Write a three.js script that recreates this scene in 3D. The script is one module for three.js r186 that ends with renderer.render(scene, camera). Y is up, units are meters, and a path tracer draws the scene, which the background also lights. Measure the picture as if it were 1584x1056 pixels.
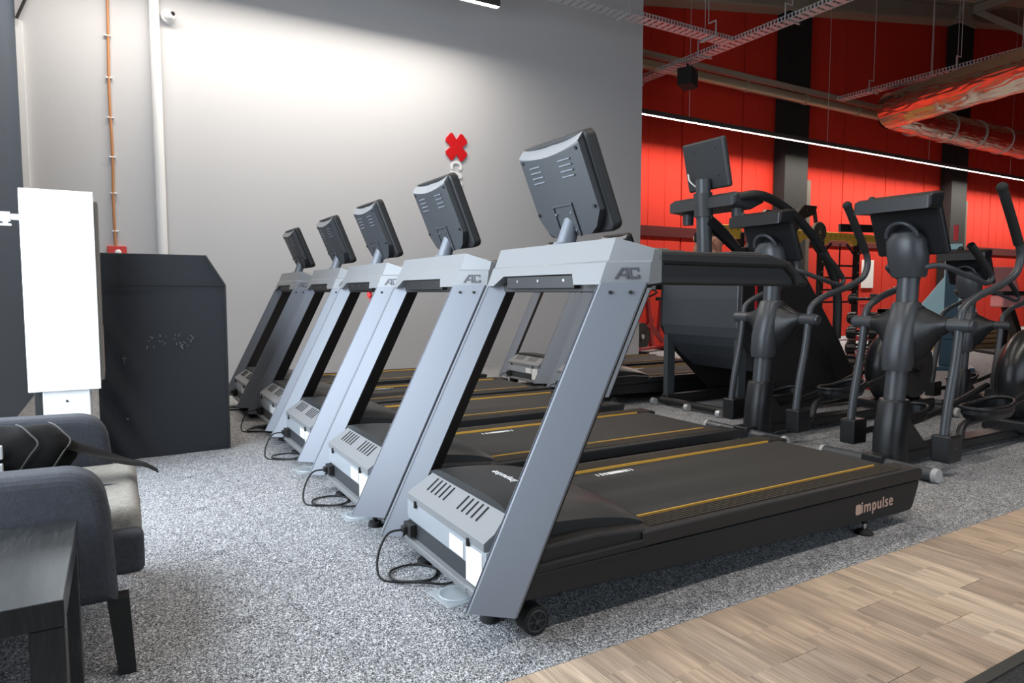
import * as THREE from 'three';
import { RoundedBoxGeometry } from 'three/addons/geometries/RoundedBoxGeometry.js';
import { mergeGeometries, toCreasedNormals } from 'three/addons/utils/BufferGeometryUtils.js';
import { RectAreaLightUniformsLib } from 'three/addons/lights/RectAreaLightUniformsLib.js';
import { FontLoader } from 'three/addons/loaders/FontLoader.js';
import { TextGeometry } from 'three/addons/geometries/TextGeometry.js';
import { MarchingCubes } from 'three/addons/objects/MarchingCubes.js';

// ------------------------------------------------------------------ camera, sky, light, exposure
// x runs along the treadmills, z along their row (towards the camera side), y up; the eye is 1 m above the carpet
const scene = new THREE.Scene();
const camera = new THREE.PerspectiveCamera(2 * Math.atan(528 / 1043) * 180 / Math.PI, 1.5, 0.05, 120);
{
  const yaw = 30.4 * Math.PI / 180, pitch = Math.atan(76 / 1043);
  camera.position.set(0, 1, 0);
  camera.lookAt(Math.sin(yaw) * Math.cos(pitch), 1 - Math.sin(pitch), -Math.cos(yaw) * Math.cos(pitch));
}
const renderer = new THREE.WebGLRenderer({ antialias: true });
renderer.toneMapping = THREE.LinearToneMapping;
renderer.toneMappingExposure = 1.0;
renderer.shadowMap.enabled = true;
RectAreaLightUniformsLib.init();
scene.background = new THREE.Color(0.75, 0.88, 1.0);
function areaLight(color, intensity, w, h, pos, target) {
  const l = new THREE.RectAreaLight(color, intensity, w, h);
  l.position.set(...pos); l.lookAt(...target); scene.add(l); return l;
}
const DAY = new THREE.Color(0.80, 0.90, 1.0), LED = new THREE.Color(1.0, 0.92, 0.82);
// daylight in the two glazed openings: beside the armchair, and the shop front behind the camera
areaLight(DAY, 9.5, 3.0, 2.5, [-0.86, 1.75, -2.75], [5, 1.75, -2.75]);
areaLight(DAY, 1.3, 6.0, 2.6, [3.2, 1.7, 2.68], [3.2, 1.7, -5]);

// ------------------------------------------------------------------ helpers
let seed = 12345;
const rnd = () => { seed = (seed * 1664525 + 1013904223) >>> 0; return seed / 4294967296; };
const V = (x, y, z) => new THREE.Vector3(x, y, z);
const used = new Map();
function numbered(n) { const k = used.get(n) || 0; used.set(n, k + 1); return k ? n + '_' + String(k).padStart(3, '0') : n; }
function fix(g) { let q = g.index ? g.toNonIndexed() : g; for (const k of Object.keys(q.attributes)) if (!['position', 'normal', 'uv'].includes(k)) q.deleteAttribute(k);
  if (!q.attributes.uv) q.setAttribute('uv', new THREE.BufferAttribute(new Float32Array(q.attributes.position.count * 2), 2)); q.morphAttributes = {}; return q; }
function join(gs) { gs = Array.isArray(gs) ? gs : [gs]; return gs.length === 1 ? gs[0] : mergeGeometries(gs.map(fix)); }
function part(name, geos, mat, parent) {
  const m = new THREE.Mesh(join(geos), mat); m.name = name; m.castShadow = m.receiveShadow = true; parent.add(m); return m;
}
function thing(name, label, category, [x, y, z] = [0, 0, 0], turn = 0, group) {
  const o = new THREE.Group(); o.name = numbered(name); o.position.set(x, y, z); o.rotation.y = turn;
  o.userData = { label, category }; if (group) o.userData.group = group; scene.add(o); return o;
}
function solo(name, label, category, geos, mat, pos = [0, 0, 0], group) {
  const m = part(numbered(name), geos, mat, scene); m.position.set(...pos); m.userData = { label, category }; if (group) m.userData.group = group; return m;
}
function struct(name, label, category, geos, mat) { const m = part(name, geos, mat, scene); m.userData = { kind: 'structure', label, category }; return m; }
function copy(o, pos, label, turn) { const c = o.clone(); c.name = numbered(o.name.replace(/_\d{3}$/, '')); c.position.set(...pos); if (turn !== undefined) c.rotation.y = turn; c.userData = { ...o.userData, label }; scene.add(c); return c; }
// shapes
const box = (w, h, d, x = 0, y = 0, z = 0) => new THREE.BoxGeometry(w, h, d).translate(x, y, z);
const bx = (x0, x1, y0, y1, z0, z1) => box(x1 - x0, y1 - y0, z1 - z0, (x0 + x1) / 2, (y0 + y1) / 2, (z0 + z1) / 2);
const rb = (w, h, d, r, x = 0, y = 0, z = 0, s = 2) => new RoundedBoxGeometry(w, h, d, s, r).translate(x, y, z);
const rbx = (x0, x1, y0, y1, z0, z1, r = 0.008, s = 2) => rb(x1 - x0, y1 - y0, z1 - z0, r, (x0 + x1) / 2, (y0 + y1) / 2, (z0 + z1) / 2, s);
function cyl(a, b, r, r2 = r, seg = 16, open = false) {
  const A = V(...a), B = V(...b), d = B.clone().sub(A), g = new THREE.CylinderGeometry(r2, r, d.length(), seg, 1, open);
  g.applyQuaternion(new THREE.Quaternion().setFromUnitVectors(V(0, 1, 0), d.clone().normalize())); g.translate((A.x + B.x) / 2, (A.y + B.y) / 2, (A.z + B.z) / 2); return g;
}
function bar(a, b, w, h) { // rectangular bar from a to b
  const A = V(...a), B = V(...b), d = B.clone().sub(A), g = new THREE.BoxGeometry(w, h, d.length());
  const m = new THREE.Matrix4().lookAt(B, A, Math.abs(d.y) > 0.99 * d.length() ? V(1, 0, 0) : V(0, 1, 0)); g.applyMatrix4(m); g.translate((A.x + B.x) / 2, (A.y + B.y) / 2, (A.z + B.z) / 2); return g;
}
function tube(pts, r, n = 40, seg = 8, closed = false) {
  const c = new THREE.CatmullRomCurve3(pts.map(p => V(...p)), closed, 'centripetal'); return new THREE.TubeGeometry(c, n, r, seg, closed);
}
function poly(pts) { const s = new THREE.Shape(); pts.forEach(([x, y], i) => i ? s.lineTo(x, y) : s.moveTo(x, y)); s.closePath(); return s; }
// profile in the x-y plane pushed along z, from z0 to z1
function extr(pts, z0, z1, bev = 0.006, seg = 2) {
  const s = Array.isArray(pts) ? poly(pts) : pts, d = z1 - z0, b = Math.min(bev, d * 0.45);
  return new THREE.ExtrudeGeometry(s, { depth: d - 2 * b, bevelEnabled: b > 0, bevelThickness: b, bevelSize: b, bevelOffset: -b, bevelSegments: seg, curveSegments: 16 }).translate(0, 0, z0 + b);
}
function rrShape(w, h, r) { const s = new THREE.Shape(), x = w / 2, y = h / 2; s.moveTo(-x + r, -y); s.lineTo(x - r, -y); s.absarc(x - r, -y + r, r, -Math.PI / 2, 0); s.lineTo(x, y - r); s.absarc(x - r, y - r, r, 0, Math.PI / 2); s.lineTo(-x + r, y); s.absarc(-x + r, y - r, r, Math.PI / 2, Math.PI); s.lineTo(-x, -y + r); s.absarc(-x + r, -y + r, r, Math.PI, 1.5 * Math.PI); return s; }
// prism with plan polygon (x,z) whose top is shifted by dx
function leanPrism(plan, y0, y1, dx) {
  const n = plan.length, p = [], c = plan.reduce((a, q) => [a[0] + q[0] / n, a[1] + q[1] / n], [0, 0]);
  let area = 0; plan.forEach((q, i) => { const r = plan[(i + 1) % n]; area += q[0] * r[1] - r[0] * q[1]; });
  const tri = (a, b, d) => area > 0 ? p.push(...a, ...d, ...b) : p.push(...a, ...b, ...d);
  for (let i = 0; i < n; i++) { const a = plan[i], b = plan[(i + 1) % n];
    const A = [a[0], y0, a[1]], B = [b[0], y0, b[1]], A2 = [a[0] + dx, y1, a[1]], B2 = [b[0] + dx, y1, b[1]];
    tri(A, B, B2); tri(A, B2, A2); }
  const tris = THREE.ShapeUtils.triangulateShape(plan.map(q => new THREE.Vector2(...q)), []);
  for (const t of tris) { const [a, b, d] = t.map(i => plan[i]); 
    const s = (b[0] - a[0]) * (d[1] - a[1]) - (d[0] - a[0]) * (b[1] - a[1]) > 0;
    const T = (y, o, up) => { const q = [a, b, d].map(v => [v[0] + o, y, v[1]]); if (s === up) p.push(...q[0], ...q[2], ...q[1]); else p.push(...q[0], ...q[1], ...q[2]); };
    T(y1, dx, true); T(y0, 0, false); }
  const g = new THREE.BufferGeometry(); g.setAttribute('position', new THREE.Float32BufferAttribute(p, 3)); g.computeVertexNormals(); return g;
}
// closed loft: sections are arrays of [x,y,z] with the same count (each a closed loop)
function loft(secs, crease = 0.6) {
  const n = secs[0].length, p = [];
  for (let i = 0; i + 1 < secs.length; i++) for (let j = 0; j < n; j++) { const k = (j + 1) % n, a = secs[i][j], b = secs[i][k], c = secs[i + 1][k], d = secs[i + 1][j]; p.push(...a, ...b, ...c, ...a, ...c, ...d); }
  const cap = (s, f) => { const c = s.reduce((q, v) => q.map((w, i) => w + v[i] / n), [0, 0, 0]); for (let j = 0; j < n; j++) { const a = s[j], b = s[(j + 1) % n]; f ? p.push(...c, ...b, ...a) : p.push(...c, ...a, ...b); } };
  cap(secs[0], true); cap(secs[secs.length - 1], false);
  const g = new THREE.BufferGeometry(); g.setAttribute('position', new THREE.Float32BufferAttribute(p, 3));
  return toCreasedNormals(g, crease);
}
function surf(fx, nu, nv) { // open grid surface
  const p = [], idx = []; for (let i = 0; i <= nu; i++) for (let j = 0; j <= nv; j++) p.push(...fx(i / nu, j / nv));
  for (let i = 0; i < nu; i++) for (let j = 0; j < nv; j++) { const a = i * (nv + 1) + j, b = a + 1, c = a + nv + 1, d = c + 1; idx.push(a, b, c, b, d, c); }
  const g = new THREE.BufferGeometry(); g.setAttribute('position', new THREE.Float32BufferAttribute(p, 3)); g.setIndex(idx); g.computeVertexNormals(); return g;
}
function worldUV(g, s) { // uv in metres / s from the dominant axis of each face
  const q = g.index ? g.toNonIndexed() : g, P = q.attributes.position, N = q.attributes.normal, u = new Float32Array(P.count * 2);
  for (let i = 0; i < P.count; i++) { const nx = Math.abs(N.getX(i)), ny = Math.abs(N.getY(i)), nz = Math.abs(N.getZ(i));
    let a, b; if (ny >= nx && ny >= nz) { a = P.getX(i); b = P.getZ(i); } else if (nx >= nz) { a = P.getZ(i); b = P.getY(i); } else { a = P.getX(i); b = P.getY(i); }
    u[2 * i] = a / s; u[2 * i + 1] = b / s; }
  q.setAttribute('uv', new THREE.BufferAttribute(u, 2)); return q;
}
// textures
function dataTex(n, f, srgb = true) {
  const d = new Uint8Array(n * n * 4); for (let y = 0; y < n; y++) for (let x = 0; x < n; x++) { const c = f(x, y), o = (y * n + x) * 4; d[o] = c[0]; d[o + 1] = c[1]; d[o + 2] = c[2]; d[o + 3] = 255; }
  const t = new THREE.DataTexture(d, n, n); t.wrapS = t.wrapT = THREE.RepeatWrapping; t.magFilter = THREE.LinearFilter; t.minFilter = THREE.LinearMipmapLinearFilter; t.generateMipmaps = true; if (srgb) t.colorSpace = THREE.SRGBColorSpace; t.needsUpdate = true; return t;
}
function noiseGrid(n) { const a = new Float32Array(n * n); for (let i = 0; i < n * n; i++) a[i] = rnd(); return (x, y) => { // tiling value noise, x,y in cells
  const xi = Math.floor(x), yi = Math.floor(y), fx = x - xi, fy = y - yi, w = v => ((v % n) + n) % n, s = t => t * t * (3 - 2 * t);
  const A = a[w(yi) * n + w(xi)], B = a[w(yi) * n + w(xi + 1)], C = a[w(yi + 1) * n + w(xi)], D = a[w(yi + 1) * n + w(xi + 1)];
  return (A + (B - A) * s(fx)) * (1 - s(fy)) + (C + (D - C) * s(fx)) * s(fy); }; }
const clamp = (v, a = 0, b = 255) => Math.max(a, Math.min(b, v));
const std = (c, rough = 0.6, metal = 0, o = {}) => new THREE.MeshStandardMaterial({ color: c, roughness: rough, metalness: metal, ...o });

// carpet: salt-and-pepper tufts, about 5 mm each
const carpetN = 1024, cg1 = noiseGrid(256), cg2 = noiseGrid(256), cg3 = noiseGrid(16);
const carpetMap = dataTex(carpetN, (x, y) => {
  const a = cg1(x / 4, y / 4), b = cg2(x / 8 + 7.3, y / 8 + 3.1), c = cg3(x / 64, y / 64);
  let v = 136 + (a - 0.5) * 185 + (b - 0.5) * 85 + (c - 0.5) * 16; return [clamp(v), clamp(v + 1), clamp(v + 4)];
});
const carpetBump = dataTex(512, (x, y) => { const v = clamp(cg1(x / 2, y / 2) * 255); return [v, v, v]; }, false);
const M = {
  carpet: std(0xffffff, 0.97, 0, { map: carpetMap, bumpMap: carpetBump, bumpScale: 0.003 }),
  greyWall: std(new THREE.Color(0.55, 0.55, 0.565), 0.75),
  navy: std(new THREE.Color(0.04, 0.062, 0.095), 0.6),
  red: std(new THREE.Color(0.58, 0.021, 0.005), 0.85),
  redDark: std(new THREE.Color(0.10, 0.004, 0.005), 0.6),
  blackPaint: std(new THREE.Color(0.007, 0.007, 0.007), 0.85),
  roof: std(new THREE.Color(0.50, 0.41, 0.31), 0.7),
  steelPaint: std(new THREE.Color(0.36, 0.31, 0.24), 0.6),
  white: std(new THREE.Color(0.82, 0.82, 0.82), 0.5),
  silver: std(new THREE.Color(0.17, 0.182, 0.21), 0.45, 0.2),
  cowl: std(new THREE.Color(0.21, 0.216, 0.225), 0.45, 0.1),
  plastic: std(new THREE.Color(0.010, 0.010, 0.011), 0.5),
  plasticGrey: std(new THREE.Color(0.034, 0.037, 0.042), 0.5),
  frameBlack: std(new THREE.Color(0.006, 0.006, 0.007), 0.58),
  rubber: std(new THREE.Color(0.012, 0.012, 0.012), 0.8),
  belt: std(new THREE.Color(0.022, 0.020, 0.018), 0.75),
  yellow: std(new THREE.Color(0.66, 0.36, 0.05), 0.5),
  chrome: std(new THREE.Color(0.7, 0.7, 0.72), 0.25, 1),
  galv: std(new THREE.Color(0.55, 0.56, 0.57), 0.45, 0.5),
  print: std(new THREE.Color(0.75, 0.75, 0.75), 0.6),
  logoPink: std(new THREE.Color(0.50, 0.34, 0.28), 0.5),
  logoDark: std(new THREE.Color(0.07, 0.07, 0.08), 0.5),
  sticker: std(new THREE.Color(0.85, 0.85, 0.84), 0.45),
};
const font = await new FontLoader().loadAsync('fonts/droid/droid_sans_bold.typeface.json');
function text(s, size, depth = 0.002) { const g = new TextGeometry(s, { font, size, depth, curveSegments: 4, bevelEnabled: false }); g.computeBoundingBox(); const b = g.boundingBox; return g.translate(-(b.min.x + b.max.x) / 2, -(b.min.y + b.max.y) / 2, 0); }
// place a flat shape made in its own x-y plane: origin o, right u, up v
function onPlane(g, o, u, v) { const U = V(...u).normalize(), W = V(...v).normalize(), N = U.clone().cross(W).normalize(); W.copy(N).cross(U).normalize(); const m = new THREE.Matrix4().makeBasis(U, W, N); m.setPosition(...o); return g.applyMatrix4(m); }

// ------------------------------------------------------------------ room
const GZ = -8.03, RZ = -9.5, XL = -0.88, XR = 27, ZN = 2.8;
const roofY = x => 5.25 + 0.157 * x;
{
  const c = struct('floor', 'grey speckled carpet under the machines', 'carpet', worldUV(bx(XL - 0.2, XR, -0.12, 0, RZ - 0.2, -1.447), 0.62), M.carpet);
  // carpet continues on the armchair side of the walkway
  part('carpet_strip', worldUV(bx(XL - 0.2, 0.0, -0.12, 0, -1.447, ZN), 0.62), M.carpet, c);
}
// wood walkway of short vinyl planks laid across
{
  const w = struct('floor_walkway', 'strip of pale brown wood planks beside the carpet', 'wood floor', bx(0.0, XR, -0.12, -0.006, -1.447, -0.845), std(new THREE.Color(0.12, 0.09, 0.065), 0.8));
  const mats = [], gn = noiseGrid(128), gn2 = noiseGrid(64);
  for (let k = 0; k < 8; k++) {
    const base = [[196, 172, 149], [184, 160, 138], [202, 180, 158], [176, 153, 133], [190, 168, 148], [170, 149, 131], [198, 174, 150], [186, 164, 144]][k];
    const t = dataTex(256, (x, y) => { const wob = gn2(x / 8 + k * 5, y / 32) * 3.5, g = gn(x / 2.2 + wob + k * 9, y / 42 + k * 3), f = gn(x / 1.0 + k * 17, y / 20), p = gn2(x / 40 + k * 11, y / 50 + k * 2);
      const v = 0.70 + 0.30 * g + 0.12 * f + 0.20 * (p - 0.5) - (g > 0.80 ? (g - 0.80) * 1.1 : 0); return base.map(b => clamp(b * v)); });
    mats.push(std(0xffffff, 0.55, 0, { map: t }));
  }
  const W = 0.152, g = rb(W - 0.0012, 0.008, 0.30, 0.0012, 0, -0.004, 0, 1);
  const variants = new Map();
  const plank = (L) => { if (!variants.has(L)) { const q = new RoundedBoxGeometry(W - 0.0012, 0.008, L - 0.0012, 1, 0.0012); const P = q.attributes.position, u = q.attributes.uv; for (let i = 0; i < P.count; i++) u.setXY(i, P.getX(i) / W + 0.5, P.getZ(i) / 0.9); variants.set(L, q); } return variants.get(L); };
  for (let i = 0; i < 62; i++) { const x = 0.08 + i * W, cut = [0.602, 0.22, 0.41, 0.602, 0.30, 0.5][i % 6];
    const put = (z0, L, k) => { const m = part('plank', plank(L), mats[k], w); m.position.set(x, -0.004, z0 + L / 2); };
    if (cut === 0.602) put(-1.447, 0.602, Math.floor(rnd() * 8)); else { put(-1.447, cut, Math.floor(rnd() * 8)); put(-1.447 + cut, +(0.602 - cut).toFixed(3), Math.floor(rnd() * 8)); } }
  const far = struct('floor_walkway_far', 'far end of the pale wood walkway', 'wood floor', bx(9.45, XR, -0.006, 0, -1.447, -0.845), mats[0]);
  struct('trim_1', 'thin dark metal edge strip between wood and black rubber floor', 'floor trim', bx(0.0, XR, -0.1, 0.004, -0.845, -0.815), std(new THREE.Color(0.06, 0.06, 0.055), 0.5, 0.4));
  const rn = noiseGrid(256); const rub = dataTex(256, (x, y) => { const v = rn(x, y) > 0.93 ? 90 : 22 + rn(x / 2, y / 2) * 16; return [v, v, v]; });
  struct('floor_rubber', 'black flecked rubber floor at the lower right corner', 'rubber floor', worldUV(bx(0.0, XR, -0.12, 0.0, -0.815, ZN), 0.5), std(0xffffff, 0.9, 0, { map: rub }));
}
// grey partition behind the treadmills
{
  const wn = noiseGrid(128); const wb = dataTex(256, (x, y) => { const v = clamp(110 + wn(x / 2, y / 2) * 60 + wn(x / 9, y / 9) * 60); return [v, v, v]; }, false);
  M.greyWall.bumpMap = wb; M.greyWall.bumpScale = 0.0008;
  struct('wall_back', 'plain light grey partition wall behind the treadmills', 'wall', worldUV(extr([[XL, 0], [7.0, 0], [7.0, roofY(7)], [XL, roofY(XL)]], GZ - 0.2, GZ, 0), 0.6), M.greyWall);
  struct('wall_left', 'dark navy wall at the left edge', 'wall', bx(XL - 0.2, -0.72, 0, roofY(-0.9), GZ, -4.75), M.navy);
  struct('trim_2', 'pale narrow corner strip between navy wall and grey wall', 'trim', bx(-0.72, -0.665, 0, 3.55, GZ, GZ + 0.05), M.white);
  // window wall beside the armchair
  const wl = bx(XL - 0.2, XL, 0, 0.45, -4.75, ZN), wt = bx(XL - 0.2, XL, 3.05, roofY(XL), -4.75, ZN);
  struct('wall_left_window_side', 'dark navy wall around the side window', 'wall', [wl, wt, bx(XL - 0.2, XL, 0.45, 3.05, -4.75, -4.35), bx(XL - 0.2, XL, 0.45, 3.05, -1.15, ZN)], M.navy);
  const glass = new THREE.MeshPhysicalMaterial({ color: 0xffffff, transmission: 1, thickness: 0, roughness: 0.02, ior: 1.45 });
  const win = struct('window_1', 'tall side window beside the armchair', 'window', [bx(XL - 0.12, XL - 0.05, 0.45, 0.52, -4.35, -1.15), bx(XL - 0.12, XL - 0.05, 2.98, 3.05, -4.35, -1.15), bx(XL - 0.12, XL - 0.05, 0.52, 2.98, -4.35, -4.28), bx(XL - 0.12, XL - 0.05, 0.52, 2.98, -1.22, -1.15), bx(XL - 0.12, XL - 0.05, 0.52, 2.98, -2.785, -2.715)], M.blackPaint);
  for (const [a, b] of [[-4.28, -2.785], [-2.715, -1.22]]) part('pane', bx(XL - 0.09, XL - 0.084, 0.52, 2.98, a, b), glass, win);
  // shop front behind the camera
  struct('wall_near', 'dark wall around the shop front behind the viewer', 'wall', [bx(XL, 0.2, 0, roofY(XL), ZN, ZN + 0.2), extr([[0.2, 3.0], [6.2, 3.0], [6.2, roofY(6.2)], [0.2, roofY(0.2)]], ZN, ZN + 0.2, 0), bx(0.2, 6.2, 0, 0.4, ZN, ZN + 0.2), extr([[6.2, 0], [XR, 0], [XR, roofY(XR)], [6.2, roofY(6.2)]], ZN, ZN + 0.2, 0)], M.navy);
  const w2 = struct('window_2', 'wide shop front window behind the viewer', 'window', [bx(0.2, 6.2, 0.4, 0.47, ZN + 0.05, ZN + 0.12), bx(0.2, 6.2, 2.93, 3.0, ZN + 0.05, ZN + 0.12), ...[0.2, 2.18, 4.15, 6.13].map(x => bx(x, x + 0.07, 0.47, 2.93, ZN + 0.05, ZN + 0.12))], M.blackPaint);
  for (const x of [0.27, 2.25, 4.22]) part('pane', bx(x, x + 1.91, 0.47, 2.93, ZN + 0.08, ZN + 0.086), glass, w2);
  struct('wall_right', 'dark red end wall of the hall', 'wall', bx(XR, XR + 0.2, 0, roofY(XR), RZ, ZN), M.red);
  // hidden side of the hall behind the grey partition
  struct('wall_far_hidden', 'dark wall closing the space behind the grey partition', 'wall', bx(XL - 0.2, 6.0, 0, 6, RZ - 0.2, RZ), M.blackPaint);
}
// red sandwich-panel wall
{
  const w = struct('wall_far', 'tall red panel wall at the back of the hall', 'wall', extr([[6.0, 0], [XR, 0], [XR, roofY(XR)], [6.0, roofY(6)]], RZ - 0.2, RZ - 0.04, 0), M.redDark);
  const g = new Map();
  for (let x = 6.0, k = 0; x < XR - 0.2; x += 1.64, k++) { const x0 = x + 0.016, x1 = Math.min(x + 1.64 - 0.016, XR);
    part('panel', extr([[x0, 0], [x1, 0], [x1, roofY(x1)], [x0, roofY(x0)]], RZ - 0.04, RZ, 0.004, 1), M.red, w);
    const ribs = []; for (let i = 1; i < 4; i++) ribs.push(bx(x + i * 0.41 - 0.006, x + i * 0.41 + 0.006, 0, roofY(x), RZ, RZ + 0.005)); part('rib', ribs, M.red, w); }
  for (const [a, b] of [[6.0, 12.0], [12.9, 18.35], [19.2, XR]]) { const s = part('stripe_rail', rbx(a, b, 2.03, 2.22, RZ + 0.002, RZ + 0.03, 0.004), std(new THREE.Color(0.075, 0.002, 0.002), 0.95), w); s.userData.label = 'dark red horizontal rail'; }
}
// steel columns against the red wall
for (const [x, lab] of [[12.25, 'black steel column on the red wall nearest the grey partition'], [18.6, 'black steel column on the red wall farther right, behind the second elliptical']]) {
  const h = roofY(x) - 0.55, t = thing('steel_column', lab, 'column', [x, 0, RZ + 0.3], 0, 'columns of the red wall'); t.userData.kind = 'structure';
  part('web', bx(-0.42, 0.30, 0, h, -0.27, -0.02), M.blackPaint, t); part('flange', bx(-0.42, 0.30, 0, h, -0.02, 0.0), M.blackPaint, t);
  part('capital', [rbx(-0.45, 0.33, h, h + 0.2, -0.28, 0.03, 0.01), rbx(-0.3, 0.2, h + 0.2, h + 0.5, -0.28, 0.0, 0.01)], M.steelPaint, t);
  const p = part('cladding', bx(0.302, 0.5, 0, 3.35, -0.26, -0.06), std(new THREE.Color(0.10, 0.09, 0.075), 0.9), t); p.userData.label = 'grey-brown lower cladding';
}
// corrugated roof, gable beam, truss
{
  const p = [[XL - 0.2, roofY(XL - 0.2) + 0.2]], top = [], step = 0.125; let k = 0;
  const pts = []; for (let x = XL - 0.2; x < XR; x += step) { const y = roofY(x), d = 0.035; pts.push([x, y], [x + step * 0.45, y], [x + step * 0.55, y + d], [x + step * 0.95, y + d]); }
  const prof = [...pts, [XR, roofY(XR) + 0.2], [XL - 0.2, roofY(XL - 0.2) + 0.2]];
  struct('ceiling', 'brownish corrugated steel roof deck', 'ceiling', extr(prof, RZ - 0.2, ZN + 0.2, 0), M.roof);
  const beamP = (x0, x1, d0, d1) => [[x0, roofY(x0) - d1], [x1, roofY(x1) - d1], [x1, roofY(x1) - d0], [x0, roofY(x0) - d0]];
  struct('trim_3', 'brown steel rafter along the top of the red wall', 'beam', [extr(beamP(6.5, XR, 0.0, 0.05), RZ, RZ + 0.35, 0), extr(beamP(6.5, XR, 0.05, 0.42), RZ + 0.15, RZ + 0.2, 0), extr(beamP(6.5, XR, 0.42, 0.47), RZ, RZ + 0.35, 0)], M.steelPaint);
  const x = 18.9, y = roofY(x); const t = thing('roof_truss', 'brown steel roof truss running out from the farther black column', 'truss', [x, 0, 0]); t.userData.kind = 'structure';
  part('top_chord', bar([0, y - 0.15, RZ + 0.3], [0, y - 0.15, ZN], 0.22, 0.2), M.steelPaint, t); part('bottom_chord', bar([0, y - 1.5, RZ + 1.9], [0, y - 1.5, ZN], 0.18, 0.16), M.steelPaint, t);
  for (let i = 0; i < 6; i++) { const z = RZ + 0.35 + i * 1.8; part('web_bar', bar([0, y - 0.2, z], [0, y - 1.48, z + 1.6], 0.14, 0.14), M.steelPaint, t); part('web_bar', bar([0, y - 0.2, z + 1.7], [0, y - 1.48, z + 1.7], 0.1, 0.12), M.steelPaint, t); }
}

// ------------------------------------------------------------------ light lines
const glow = new THREE.MeshStandardMaterial({ color: 0xffffff, emissive: LED, emissiveIntensity: 6, roughness: 0.5 });
function ledLine(label, x0, x1, y, z, power, rods) {
  const L = x1 - x0, t = thing('light_line', label, 'lamp', [x0, y, z], 0, 'linear ceiling lamps');
  part('housing', [bx(0, L, 0.0, 0.006, -0.04, 0.04), bx(0, L, -0.07, 0, -0.044, -0.036), bx(0, L, -0.07, 0, 0.036, 0.044), bx(0, 0.004, -0.07, 0, -0.036, 0.036), bx(L - 0.004, L, -0.07, 0, -0.036, 0.036)], std(new THREE.Color(0.05, 0.05, 0.05), 0.5), t);
  part('diffuser', bx(0.004, L - 0.004, -0.046, -0.002, -0.036, 0.036), glow, t);
  for (const r of rods) part('hanger', [cyl([r, 0, 0], [r, roofY(x0 + r) - y, 0], 0.005, 0.005, 6)], M.galv, t);
  areaLight(LED, power, L - 0.02, 0.07, [x0 + L / 2, y - 0.05, z], [x0 + L / 2, y - 1, z]);
  return t;
}
ledLine('warm white light line above the treadmills in front of the grey wall', -0.6, 4.04, 4.43, -7.2, 168, [0.4, 2.3, 3.9]);
ledLine('long warm white light line in front of the red wall', 7.45, 24.0, 4.0, -8.7, 190, [1.2, 5.0, 8.7, 12.5]);
ledLine('warm white light line over the walkway behind the viewer', 0.5, 6.0, 4.3, -0.6, 85, [0.6, 4.9]);
ledLine('warm white light line over the rows of machines, above the picture', -0.7, 5.2, 4.3, -3.6, 46, [0.5, 5.2]);

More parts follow.
